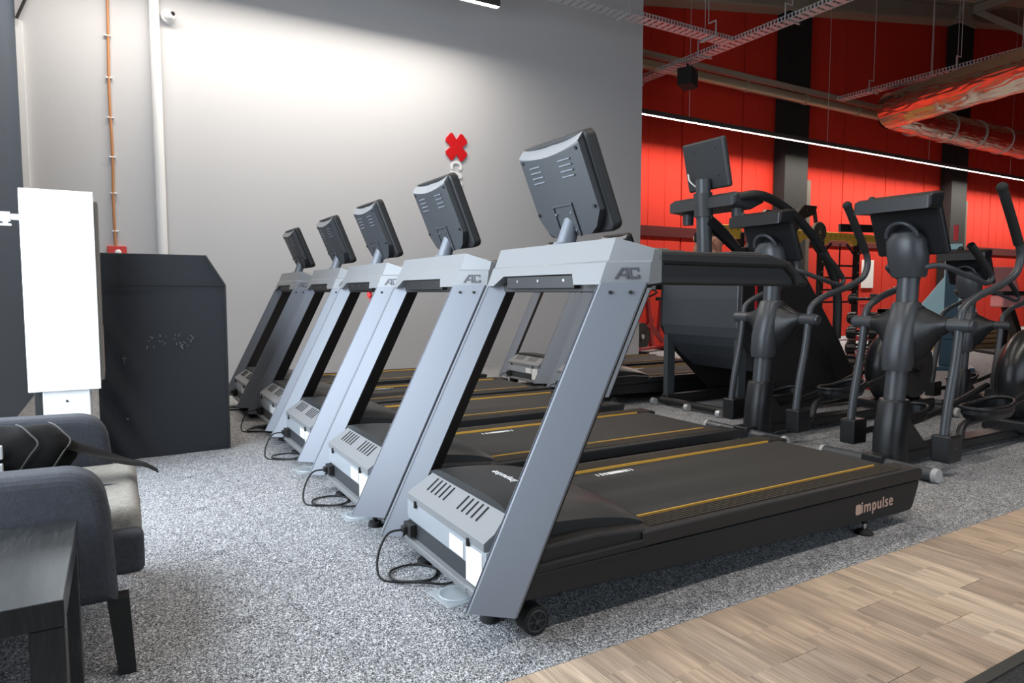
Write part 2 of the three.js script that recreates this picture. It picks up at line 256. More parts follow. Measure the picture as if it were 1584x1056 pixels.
// ------------------------------------------------------------------ treadmill
function makeTreadmill(label) {
  const t = thing('treadmill', label, 'treadmill', [0, 0, 0], 0, 'treadmills');
  const lean = 0.455 / 0.924;
  // uprights: box columns turned 45 degrees, silver outside, black inside
  for (const s of [1, -1]) {
    const up = (plan, y0, y1) => leanPrism(plan.map(([x, z]) => [x + (y0 - 0.1) * lean, z * s]), y0, y1, (y1 - y0) * lean);
    const c = part('upright', [up([[0.008, 0.352], [0.0, 0.358], [0.0, 0.366], [0.1, 0.455], [0.107, 0.455], [0.111, 0.449], [0.0, 0.349]], 0.1, 1.03), up([[0.006, 0.352], [0.0, 0.352], [0.06, 0.296], [0.066, 0.302], [0.012, 0.358], [0.004, 0.362]], 0.1, 1.03), up([[0.0, 0.360], [0.004, 0.352], [0.06, 0.297], [0.068, 0.303], [0.014, 0.36], [0.108, 0.446], [0.104, 0.455]], 0.101, 1.029)], M.silver, t);
    const core = part('upright_inner', up([[0.012, 0.359], [0.062, 0.306], [0.164, 0.398], [0.112, 0.450]], 0.102, 1.028), M.frameBlack, t); core.userData.label = 'black inner side of the upright';
    for (const q of [0.03, 0.075]) { const n = V(-0.66, 0.1, 0.74 * s).normalize(); const y = 1.0; const o = [q + (y - 0.1) * lean, y, s * (0.364 + q * 0.9)];
      part('bolt', cyl(o, [o[0] + n.x * 0.008, o[1] + n.y * 0.008, o[2] + n.z * 0.008], 0.006, 0.005, 10), M.rubber, t); }
  }
  // cowl: loft across z
  {
    const st = [[-0.455, 1], [-0.36, 0], [-0.31, 0], [-0.25, 2], [0.20, 2], [0.225, 0], [0.36, 0], [0.455, 1]];
    const sec = ([z, k]) => k === 1 ? [[0.568, 1.023, z], [0.577, 1.091, z], [0.582, 1.097, z], [0.59, 1.131, z], [0.62, 1.128, z], [0.62, 1.03, z]]
      : [[0.455 + (k === 2 ? 0.012 : 0), 1.024 + (k === 2 ? 0.036 : 0), z], [0.482, 1.092, z], [0.490, 1.098, z], [0.518, 1.168, z], [0.60, 1.155, z], [0.60, 1.034 + (k === 2 ? 0.026 : 0), z]];
    part('cowl', loft(st.map(sec), 0.25), M.cowl, t);
    part('cowl_underside', [rbx(0.475, 0.60, 1.012, 1.058, -0.24, 0.2, 0.004), rbx(0.50, 0.62, 1.0, 1.03, -0.34, 0.34, 0.004)], M.plastic, t);
    for (const z of [-0.16, -0.02, 0.14]) part('screw', cyl([0.474, 1.04, z], [0.480, 1.04, z], 0.005, 0.005, 8), M.chrome, t);
    // badge on the two end facets: a slanted stroke and a squared C
    for (const s of [1, -1]) {
      const sh = [[[-0.055, -0.022], [-0.043, -0.022], [-0.010, 0.022], [-0.022, 0.022]], [[-0.010, 0.022], [0.006, 0.022], [0.006, 0.012], [-0.017, 0.012]], [[-0.004, 0.012], [0.006, 0.012], [0.006, -0.022], [-0.004, -0.022]], [[-0.022, -0.002], [-0.004, -0.002], [-0.004, -0.010], [-0.028, -0.010]], [[0.012, 0.022], [0.055, 0.022], [0.055, 0.006], [0.046, 0.006], [0.046, 0.013], [0.021, 0.013], [0.021, -0.013], [0.046, -0.013], [0.046, -0.006], [0.055, -0.006], [0.055, -0.022], [0.012, -0.022]]].map(poly);
      const gs = sh.map(q => new THREE.ExtrudeGeometry(q, { depth: 0.0015, bevelEnabled: false }));
      const a = s > 0 ? [0.46, 1.027, 0.362] : [0.571, 1.027, -0.455], b = s > 0 ? [0.571, 1.027, 0.455] : [0.46, 1.027, -0.362];
      const mid = [(0.466 + 0.577) / 2 - 0.002, 1.058, s * 0.411];
      part('badge', gs.map(g => onPlane(g.scale(0.68, 0.78, 1), mid, [b[0] - a[0], 0, b[2] - a[2]], [0.02, 0.068, 0])), M.logoDark, t);
    }
  }
  // dash behind the cowl and handrail arms
  part('dash', [rbx(0.585, 0.78, 1.08, 1.135, -0.40, 0.40, 0.01), rbx(0.60, 0.76, 1.13, 1.15, -0.19, 0.19, 0.008)], M.plastic, t);
  { const cm = std(new THREE.Color(0.13, 0.105, 0.075), 0.5); for (const z of [0.29, -0.29]) part('cup_tray', rbx(0.62, 0.74, 1.13, 1.143, z - 0.07, z + 0.07, 0.005), cm, t); }
  for (const s of [1, -1]) {
    const z = (a, b) => s > 0 ? [a, b] : [-b, -a];
    const arm = part('handrail', [extr([[0.60, 1.024], [0.60, 1.10], [1.20, 1.10], [1.305, 1.03], [1.30, 1.022]], ...z(0.36, 0.440), 0.006), extr([[0.596, 1.085], [0.596, 1.128], [1.117, 1.130], [1.227, 1.107], [1.324, 1.035], [1.315, 1.021], [1.26, 1.022], [1.245, 1.052], [1.2, 1.083]], ...z(0.352, 0.455), 0.012), extr([[0.596, 1.021], [0.596, 1.10], [0.64, 1.10], [0.61, 1.021]], ...z(0.355, 0.453), 0.006)], M.frameBlack, t);
    part('grip_sensor', rbx(0.95, 1.10, 1.128, 1.136, ...z(0.375, 0.43), 0.004), M.plasticGrey, arm);
  }
  // neck and console
  part('neck', [cyl([0.565, 1.13, 0], [0.628, 1.30, 0], 0.034, 0.031, 20), cyl([0.56, 1.135, 0], [0.572, 1.165, 0], 0.042, 0.038, 20)], M.silver, t);
  {
    const g = new THREE.Group(); const tilt = Math.atan2(0.124, 0.30), con = (geos) => { geos = [].concat(geos); for (const q of geos) { q.applyMatrix4(new THREE.Matrix4().makeRotationZ(tilt)); q.translate(0.625, 1.20, 0); } return geos; };
    // own frame: y up along the panel, x towards the user, z across
    const face = (w, h, r, cx, cy, x0, x1, bev) => { const q = new THREE.ExtrudeGeometry(rrShape(w, h, r), { depth: x1 - x0 - 2 * bev, bevelEnabled: true, bevelThickness: bev, bevelSize: bev, bevelOffset: -bev, bevelSegments: 3, curveSegments: 8 }); q.rotateY(Math.PI / 2); q.translate(x0 + bev, cy, cx); return q; };
    // back shell: loft with a top edge that sweeps down towards the middle
    const cols = []; const N = 10; for (let i = 0; i <= N; i++) { const z = -0.185 + 0.37 * i / N, u = Math.abs(z) / 0.185, topY = 0.298 + 0.022 * u * u, bot = u > 0.72 ? 0.008 + (u - 0.72) * 0.27 : 0.008, d = -0.004 - 0.01 * (1 - u * u);
      cols.push([[d, bot, z], [d - 0.002, topY, z], [0.022, topY + 0.028 - 0.01 * u, z], [0.03, topY + 0.02, z], [0.03, bot - 0.004, z]]); }
    const shell = part('console_back', con(loft(cols, 0.5)), M.plasticGrey, t);
    const front = part('console_bezel', con([face(0.405, 0.352, 0.03, 0, 0.172, 0.022, 0.066, 0.012)]), M.plastic, t);
    part('screen', con([rbx(0.0655, 0.0675, 0.07, 0.32, -0.17, 0.17, 0.001, 1)]), std(new THREE.Color(0.01, 0.012, 0.015), 0.12), front);
    part('top_lid', con(loft(cols.map((c, i) => { const z = c[0][2], T = c[1][1], F = c[2][1]; return [[-0.006 - 0.008 * (1 - (z / 0.185) ** 2), T - 0.006, z], [-0.008 - 0.008 * (1 - (z / 0.185) ** 2), T + 0.001, z], [0.022, F + 0.004, z], [0.034, F + 0.004, z], [0.034, F - 0.01, z]]; }), 0.5)), M.cowl, shell);
    for (const s of [1, -1]) for (let i = 0; i < 4; i++) part('vent_slot', con([rbx(-0.0175, -0.008, 0.215 + i * 0.019, 0.220 + i * 0.019, s * 0.09 - 0.035, s * 0.09 + 0.035, 0.002)]), M.silver, shell);
    for (const [y, z] of [[0.30, 0.165], [0.30, -0.165], [0.10, 0.17], [0.10, -0.17]]) part('screw', con([cyl([-0.012, y, z], [0.005, y, z], 0.006, 0.006, 8)]), M.rubber, shell);
    part('mount_bracket', con([rbx(-0.02, -0.008, 0.005, 0.125, 0.052, 0.062, 0.003), rbx(-0.02, -0.008, 0.005, 0.125, -0.062, -0.052, 0.003), rbx(-0.02, -0.008, 0.118, 0.128, -0.062, 0.062, 0.003)]), M.plasticGrey, shell);
    for (const [y, z] of [[0.03, 0.046], [0.095, 0.046], [0.03, -0.046], [0.095, -0.046]]) part('bracket_bolt', con([cyl([-0.021, y, z], [-0.01, y, z], 0.005, 0.005, 8)]), M.chrome, shell);
  }
  // motor hood: dark dome, silver vent strip, front panel
  {
    const W = 0.335;
    const hy = (x, z) => { const u = (x - 0.19) / 0.50, q = Math.max(0, 1 - u * u * 0.95), e = 1 - Math.pow(Math.abs(z) / 0.37, 6) * 0.65; return 0.205 + 0.152 * Math.sqrt(q) * e; };
    const secs = []; for (let i = 0; i <= 12; i++) { const x = 0.175 + 0.505 * i / 12, row = []; for (let j = 0; j <= 16; j++) { const z = -W + 2 * W * j / 16; row.push([x, hy(x, z), z]); } row.push([x, 0.16, W], [x, 0.16, -W]); secs.push(row); }
    const hood = part('motor_hood', loft(secs, 0.6), std(new THREE.Color(0.026, 0.027, 0.028), 0.4), t);
    const tg = text('impulse', 0.030, 0.001); part('lettering', onPlane(tg, [0.345, hy(0.345, 0.0) + 0.002, -0.03], [0, 0, -1], [-1, 0.08, 0]), M.print, hood);
    const vent = part('vent_strip', loft([-0.30, -0.27, 0.27, 0.30].map((z, i) => { const e = i === 0 || i === 3; return [[0.085, 0.238, z], [0.085, 0.262, z], [0.105, 0.276, z], e ? [0.12, 0.285, z] : [0.185, 0.338, z], e ? [0.14, 0.28, z] : [0.21, 0.338, z], [0.21, 0.22, z]]; }), 0.3), M.cowl, t);
    for (const c of [-0.135, 0.11]) for (let i = 0; i < 5; i++) { const z = c + (i - 2) * 0.034; part('vent_slot', bar([0.122, 0.2905, z], [0.168, 0.326, z], 0.006, 0.004), M.rubber, vent); }
    for (const z of [-0.22, 0.2]) part('clip', rbx(0.078, 0.092, 0.225, 0.25, z - 0.006, z + 0.006, 0.002), M.rubber, vent);
    const fp = part('front_panel', rbx(0.088, 0.12, 0.165, 0.237, -0.31, 0.31, 0.003), std(new THREE.Color(0.36, 0.39, 0.42), 0.3, 0.2), t);
    part('lower_panel', rbx(0.092, 0.12, 0.10, 0.168, -0.31, 0.31, 0.003), M.plasticGrey, t);
    part('warning_label', bx(0.0862, 0.0885, 0.172, 0.222, 0.06, 0.16), M.sticker, fp); part('warning_label', bx(0.0862, 0.0925, 0.112, 0.225, 0.18, 0.285), M.sticker, fp);
    part('bottom_bar', [rbx(0.07, 0.10, 0.085, 0.105, -0.32, 0.32, 0.003), bx(0.066, 0.072, 0.088, 0.091, -0.30, 0.22), bx(0.066, 0.072, 0.098, 0.101, -0.30, 0.22)], M.cowl, t);
    part('power_socket', [rbx(0.066, 0.09, 0.115, 0.16, -0.295, -0.23, 0.003), rbx(0.05, 0.07, 0.125, 0.15, -0.285, -0.255, 0.004)], M.rubber, t);
    part('power_cord', [tube([[0.055, 0.137, -0.27], [0.0, 0.13, -0.275], [-0.05, 0.06, -0.25], [-0.06, 0.008, -0.19], [0.0, 0.006, -0.13], [0.09, 0.006, -0.10], [0.14, 0.006, -0.17], [0.09, 0.006, -0.25], [0.0, 0.007, -0.24], [-0.03, 0.012, -0.15], [0.05, 0.014, -0.07], [0.14, 0.012, -0.03], [0.2, 0.06, -0.08], [0.22, 0.13, -0.12]], 0.0042, 120, 6)], M.rubber, t);
  }
  // chassis, deck, belt
  const ribMat = std(new THREE.Color(0.075, 0.058, 0.042), 0.6);
  for (const s of [1, -1]) {
    const z = (a, b) => s > 0 ? [a, b] : [-b, -a];
    part('side_skirt', extr([[0.14, 0.113], [0.14, 0.185], [2.19, 0.178], [2.195, 0.165], [2.15, 0.066], [2.13, 0.055], [2.04, 0.053]], ...z(0.365, 0.403), 0.004), M.frameBlack, t);
    const rail = part('foot_rail', extr([[0.60, 0.188], [0.60, 0.238], [2.19, 0.234], [2.21, 0.225], [2.20, 0.182]], ...z(0.285, 0.409), 0.006), M.plastic, t);
    for (let i = 0; i < 6; i++) part('rib', bar([0.66, 0.2405 - 0.00013, s * (0.302 + i * 0.014)], [2.1, 0.2368, s * (0.302 + i * 0.014)], 0.004, 0.003), ribMat, rail);
    part('yellow_edge', bar([0.62, 0.2365, s * 0.2815], [2.05, 0.2332, s * 0.2815], 0.005, 0.011), M.yellow, rail);
    part('side_cover', [extr([[0.17, 0.187], [0.17, 0.26], [0.42, 0.262], [0.62, 0.243], [0.62, 0.187]], ...z(0.325, 0.401), 0.008), extr([[0.16, 0.187], [0.16, 0.215], [0.615, 0.215], [0.615, 0.187]], ...z(0.33, 0.412), 0.006)], M.frameBlack, t);
    const wl = part('wheel', cyl([0.205, 0.043, s * 0.352], [0.205, 0.043, s * 0.402], 0.043, 0.043, 28), M.rubber, t);
    const sp = [new THREE.TorusGeometry(0.031, 0.0035, 6, 24).translate(0.205, 0.043, s * 0.402)]; for (let i = 0; i < 6; i++) { const a = i * Math.PI / 3; sp.push(bar([0.205 + Math.cos(a) * 0.006, 0.043 + Math.sin(a) * 0.006, s * 0.403], [0.205 + Math.cos(a) * 0.03, 0.043 + Math.sin(a) * 0.03, s * 0.403], 0.004, 0.004)); } sp.push(cyl([0.205, 0.043, s * 0.40], [0.205, 0.043, s * 0.407], 0.008, 0.008, 10));
    part('spokes', sp, M.plasticGrey, wl); part('wheel_bracket', rbx(0.17, 0.24, 0.04, 0.12, ...z(0.34, 0.35), 0.003), M.frameBlack, t);
    const foot = part('levelling_foot', [new THREE.LatheGeometry([[0, 0], [0.036, 0], [0.036, 0.006], [0.026, 0.016], [0.012, 0.021], [0, 0.021]].map(p => new THREE.Vector2(...p)), 24).translate(1.83, 0, s * 0.385), cyl([1.83, 0.015, s * 0.385], [1.83, 0.022, s * 0.385], 0.014, 0.014, 12)], M.rubber, t); part('foot_sleeve', cyl([1.83, 0.045, s * 0.385], [1.83, 0.09, s * 0.385], 0.014, 0.014, 12), M.rubber, t);
    part('stem', [cyl([1.83, 0.018, s * 0.385], [1.83, 0.052, s * 0.385], 0.007, 0.007, 10), cyl([1.83, 0.04, s * 0.385], [1.83, 0.048, s * 0.385], 0.011, 0.011, 6)], M.chrome, foot);
    // lettering on the rear of the skirt
    const o = [1.80 + (s > 0 ? 0 : 0.0), 0.124, s * 0.4035];
    part('lettering', [onPlane(text('impulse', 0.043, 0.001), [o[0] + s * 0.085, 0.116, o[2]], [s, 0, 0], [s * 0.18, 1, 0]), onPlane(new THREE.ExtrudeGeometry(rrShape(0.036, 0.042, 0.008), { depth: 0.001, bevelEnabled: false }), [o[0] - s * 0.046, 0.118, o[2]], [s, 0, 0], [s * 0.18, 1, 0])], M.logoPink, t);
    part('front_foot', [cyl([0.13, 0.004, s * 0.25], [0.13, 0.02, s * 0.25], 0.03, 0.026, 20), cyl([0.13, 0.02, s * 0.25], [0.13, 0.1, s * 0.25], 0.01, 0.01, 10)], M.rubber, t);
  }
  part('belt', [extr(rrShapeAt(0.56, 2.15, 0.172, 0.231, 0.028), -0.278, 0.278, 0.002)], M.belt, t);
  { const gs = []; for (const [a, b] of [[0, 0.006], [0.02, 0.034], [0.042, 0.052], [0.058, 0.14], [0.146, 0.158], [0.164, 0.172], [0.185, 0.191]]) gs.push(bx(0.90 + a, 0.90 + b, 0.2308, 0.2318, -0.235, -0.205)); part('belt_print', gs, M.print, t); }
  part('chassis', [rbx(0.12, 0.60, 0.095, 0.17, -0.365, 0.365, 0.004), rbx(0.6, 2.1, 0.12, 0.168, -0.27, 0.27, 0.004)], M.frameBlack, t);
  part('rear_bar', [cyl([2.15, 0.19, -0.285], [2.15, 0.19, 0.285], 0.03, 0.03, 16), bx(2.1, 2.14, 0.1, 0.16, -0.37, 0.37)], M.plasticGrey, t);
  return t;
}
function rrShapeAt(x0, x1, y0, y1, r) { const s = new THREE.Shape(); s.moveTo(x0, y0); s.lineTo(x1 - r, y0); s.absarc(x1 - r, y0 + r, r, -Math.PI / 2, 0); s.lineTo(x1, y1 - r); s.absarc(x1 - r, y1 - r, r, 0, Math.PI / 2); s.lineTo(x0, y1); s.closePath(); return s; }
const tm = makeTreadmill('large foreground treadmill beside the wood walkway, whole belt in view'); tm.position.set(0.82, 0, -2.007);
copy(tm, [0.795, 0, -2.99], 'second treadmill from the wood walkway in the front row');
{ const c = copy(tm, [0.805, 0, -4.0], 'middle treadmill of the front row of five, with a red key clip below its cowl');
  const k = part('safety_key', [rb(0.02, 0.035, 0.03, 0.005, 0.50, 0.985, 0.10), rb(0.012, 0.012, 0.07, 0.004, 0.50, 0.985, 0.10), tube([[0.50, 0.97, 0.10], [0.505, 0.93, 0.105], [0.50, 0.90, 0.10]], 0.004, 10, 6)], std(new THREE.Color(0.6, 0.015, 0.015), 0.4), c); k.userData.label = 'red safety key clip'; }
copy(tm, [0.81, 0, -4.92], 'fourth treadmill from the wood walkway in the front row');
copy(tm, [0.785, 0, -5.97], 'smallest-looking treadmill of the front row, beside the black covered rack');
copy(tm, [3.55, 0, -5.98], 'treadmill of the second row seen through the frame of the foreground treadmill');
copy(tm, [3.52, 0, -4.99], 'treadmill of the second row directly behind the stair climber');

// clear plastic plates under the front feet
{
  const clear = new THREE.MeshPhysicalMaterial({ color: 0xf4f8fa, transmission: 0.75, thickness: 0, roughness: 0.25, ior: 1.45 });
  const list = [[0.935, -1.96, 'clear square floor plate with a ring under the foreground treadmill', 0.1], [0.905, -2.90, 'clear square floor plate beside the second treadmill upright', -0.1], [0.90, -3.80, 'clear square floor plate beside the middle treadmill upright', 0.05]];
  for (const [x, z, lab, a] of list) { const t = thing('floor_plate', lab, 'floor plate', [x, 0, z], a, 'clear plates under the treadmill feet'); part('plate', rb(0.14, 0.005, 0.14, 0.0015, 0, 0.0027, 0), clear, t); part('ring', [new THREE.TorusGeometry(0.055, 0.0035, 8, 40).rotateX(Math.PI / 2).translate(0.0, 0.008, 0)], clear, t); }
}

// ------------------------------------------------------------------ elliptical trainers
function makeElliptical(label) {
  const t = thing('elliptical_trainer', label, 'elliptical', [0, 0, 0], 0, 'elliptical trainers');
  const dk = std(new THREE.Color(0.010, 0.011, 0.013), 0.4), gry = std(new THREE.Color(0.055, 0.060, 0.068), 0.38, 0.1);
  const ring = (cx, y, rx, rz, n = 20, p = 2.6) => { const o = []; for (let i = 0; i < n; i++) { const a = -i / n * Math.PI * 2, c = Math.cos(a), s = Math.sin(a); o.push([cx + Math.sign(c) * Math.pow(Math.abs(c), 2 / p) * rx, y, Math.sign(s) * Math.pow(Math.abs(s), 2 / p) * rz]); } return o; };
  part('boot', [loft([ring(-0.065, 0.03, 0.095, 0.085), ring(-0.062, 0.2, 0.09, 0.083), ring(-0.047, 0.375, 0.08, 0.078), ring(-0.046, 0.39, 0.072, 0.07)], 0.7), extr([[-0.02, 0.03], [-0.01, 0.36], [0.06, 0.26], [0.2, 0.13], [0.42, 0.06], [0.42, 0.03]], -0.05, 0.05, 0.012)], dk, t);
  part('post', cyl([-0.047, 0.36, 0], [-0.022, 0.62, 0], 0.056, 0.056, 24), gry, t); part('upper_post', cyl([0.04, 0.9, 0], [0.05, 1.15, 0], 0.056, 0.056, 24), gry, t);
  part('post_cover', loft([ring(-0.03, 0.555, 0.070, 0.070), ring(-0.03, 0.58, 0.076, 0.074), ring(-0.018, 0.7, 0.082, 0.078), ring(0.012, 0.82, 0.082, 0.078), ring(0.042, 0.93, 0.076, 0.07), ring(0.046, 0.945, 0.064, 0.062)], 0.7), gry, t);
  part('fairing', extr([[0.0, 0.58], [0.04, 0.93], [0.12, 0.925], [0.22, 0.87], [0.27, 0.80], [0.24, 0.72], [0.14, 0.62], [0.05, 0.575]], -0.066, 0.066, 0.022, 3), dk, t);
  part('console_neck', loft([ring(0.05, 1.085, 0.07, 0.08), ring(0.05, 1.10, 0.08, 0.09), ring(0.035, 1.2, 0.088, 0.105), ring(0.02, 1.29, 0.088, 0.105), ring(0.015, 1.335, 0.065, 0.08), ring(0.015, 1.348, 0.03, 0.04)], 0.8), gry, t);
  const con = part('console', [rb(0.05, 0.36, 0.40, 0.02, 0, 0, 0, 3).rotateZ(0.42).translate(0.02, 1.38, 0), extr([[-0.17, 1.445], [-0.165, 1.515], [-0.13, 1.53], [-0.02, 1.545], [-0.02, 1.50], [-0.04, 1.45]], -0.215, 0.215, 0.016, 3)], dk, t);
  part('screen', rb(0.004, 0.26, 0.34, 0.002, 0.026, 0.0, 0).rotateZ(0.42).translate(0.02, 1.38, 0), std(0x06080a, 0.1), con);
  part('dial', [new THREE.SphereGeometry(0.022, 14, 8, 0, Math.PI * 2, 0, Math.PI / 2).translate(-0.09, 1.53, -0.15)], M.plastic, con);
  part('back_ring', [new THREE.TorusGeometry(0.085, 0.012, 8, 24, Math.PI).rotateY(-Math.PI / 2).rotateZ(0.42).translate(-0.035, 1.31, 0)], gry, con);
  for (const s of [1, -1]) {
    const bar_ = part('fixed_handle', tube([[0.04, 1.13, s * 0.05], [0.08, 1.15, s * 0.14], [0.30, 1.09, s * 0.20], [0.50, 1.055, s * 0.21], [0.53, 1.085, s * 0.21], [0.45, 1.17, s * 0.20], [0.33, 1.27, s * 0.185]], 0.016, 60, 8), gry, t);
    part('grip', tube([[0.51, 1.105, s * 0.208], [0.45, 1.17, s * 0.20], [0.33, 1.27, s * 0.185]], 0.021, 16, 8), M.rubber, bar_);
    const lv = part('swing_arm', [tube([[-0.03, 0.2, s * 0.27], [0.0, 0.4, s * 0.27], [0.05, 0.62, s * 0.27], [0.08, 0.82, s * 0.27]], 0.024, 24, 12), tube([[0.08, 0.8, s * 0.27], [0.10, 0.90, s * 0.27], [0.22, 0.965, s * 0.27], [0.52, 1.05, s * 0.275], [0.66, 1.12, s * 0.28], [0.685, 1.22, s * 0.285], [0.60, 1.36, s * 0.285], [0.48, 1.52, s * 0.285]], 0.021, 60, 10)], gry, t);
    part('grip', [tube([[0.655, 1.28, s * 0.285], [0.60, 1.36, s * 0.285], [0.48, 1.52, s * 0.285], [0.43, 1.585, s * 0.285]], 0.026, 24, 10), new THREE.SphereGeometry(0.03, 12, 8).translate(0.43, 1.587, s * 0.285)], M.rubber, lv);
    part('pivot', [cyl([0.08, 0.82, s * 0.20], [0.08, 0.82, s * 0.33], 0.038, 0.038, 20), cyl([0.08, 0.82, s * 0.33], [0.08, 0.82, s * 0.345], 0.032, 0.028, 20)], gry, t);
    { const el_ = (cx, cy, rx, ry, z) => { const o = []; for (let i = 0; i < 20; i++) { const a = -s * i / 20 * Math.PI * 2; o.push([cx + Math.cos(a) * rx, cy + Math.sin(a) * ry, z * s]); } return o; };
      part('pivot_bracket', loft([el_(0.05, 0.75, 0.075, 0.17, 0.03), el_(0.065, 0.77, 0.075, 0.14, 0.10), el_(0.08, 0.81, 0.05, 0.06, 0.17), el_(0.08, 0.82, 0.042, 0.042, 0.215)], 1.0), dk, t); }
    part('link_box', rb(0.13, 0.15, 0.10, 0.012, 0.0, 0.155, s * 0.27), dk, t);
    const py = s > 0 ? 0.30 : 0.20, px = s > 0 ? 0.52 : 0.46;
    part('link_arm', [tube([[0.04, 0.14, s * 0.25], [0.16, 0.15, s * 0.25], [0.24, py - 0.06, s * 0.23], [0.5, py - 0.04, s * 0.21], [1.0, py + 0.04, s * 0.20], [1.45, py + 0.14, s * 0.20]], 0.022, 50, 8)], dk, t);
    const rimPts = []; for (let i = 0; i < 24; i++) { const a = i / 24 * Math.PI * 2, c = Math.cos(a), q = Math.sin(a); rimPts.push([px + Math.sign(c) * Math.pow(Math.abs(c), 0.6) * 0.20, py + 0.035 + (c > 0 ? c * 0.035 : 0), s * 0.23 + Math.sign(q) * Math.pow(Math.abs(q), 0.7) * 0.09]); }
    const lowPts = rimPts.map(p => [px + (p[0] - px) * 0.92, py - 0.03, s * 0.23 + (p[2] - s * 0.23) * 0.85]);
    const ped = part('pedal', [loft([lowPts, rimPts.map(p => [p[0], py, p[2]])], 0.8), tube(rimPts, 0.012, 60, 8, true), surf((u, v) => { const i = v * 24, a = Math.floor(i) % 24, b = (a + 1) % 24, f = i - Math.floor(i), P = rimPts[a].map((q, k) => q * (1 - f) + rimPts[b][k] * f); return [P[0], py + (P[1] - py) * u, P[2]]; }, 1, 24)], dk, t);
    part('footpad', loft([lowPts.map(p => [p[0], py, p[2]]), lowPts.map(p => [p[0], py + 0.006, p[2]])], 0.5), M.rubber, ped);
  }
  // rear drive housing
  const prof = []; for (let i = 0; i <= 16; i++) { const a = i / 16 * Math.PI; prof.push(new THREE.Vector2(0.36 * Math.pow(Math.sin(a), 0.55), -0.13 * Math.cos(a))); }
  const drum = part('drive_housing', [new THREE.LatheGeometry(prof, 40).rotateX(Math.PI / 2).translate(1.62, 0.40, 0)], std(new THREE.Color(0.014, 0.015, 0.017), 0.3), t);
  { const cm = std(new THREE.Color(0.03, 0.03, 0.031), 0.5); for (const s of [1, -1]) part('crank_disc', cyl([1.62, 0.40, s * 0.118], [1.62, 0.40, s * 0.145], 0.25, 0.24, 40), cm, drum); }
  part('crank', [bar([1.62, 0.40, 0.165], [1.46, 0.44, 0.165], 0.02, 0.04), bar([1.62, 0.40, -0.165], [1.46, 0.34, -0.165], 0.02, 0.04), cyl([1.62, 0.40, -0.18], [1.62, 0.40, 0.18], 0.035, 0.035, 16)], M.rubber, drum);
  part('base_rail', [rbx(-0.25, 1.95, 0.03, 0.09, -0.06, 0.06, 0.01), rbx(1.3, 1.9, 0.05, 0.14, -0.16, 0.16, 0.02)], dk, t);
  for (const x of [-0.2, 1.9]) { const sb = part('stabilizer', cyl([x, 0.04, -0.32], [x, 0.04, 0.32], 0.036, 0.036, 18), gry, t);
    for (const s of [1, -1]) part('end_cap', [cyl([x, 0.04, s * 0.315], [x, 0.04, s * 0.34], 0.04, 0.036, 18)], std(new THREE.Color(0.42, 0.42, 0.43), 0.5), sb); }
  return t;
}
const el = makeElliptical('black elliptical trainer nearest the wood walkway, right of the foreground treadmill'); el.position.set(3.88, 0, -2.2);
copy(el, [3.88, 0, -3.13], 'black elliptical trainer directly beside the stair climber');
{ const e3 = copy(el, [6.35, 0, -3.05], 'partly hidden black elliptical trainer behind the nearest one, at the right edge'); e3.scale.set(0.9, 0.88, 0.9); }

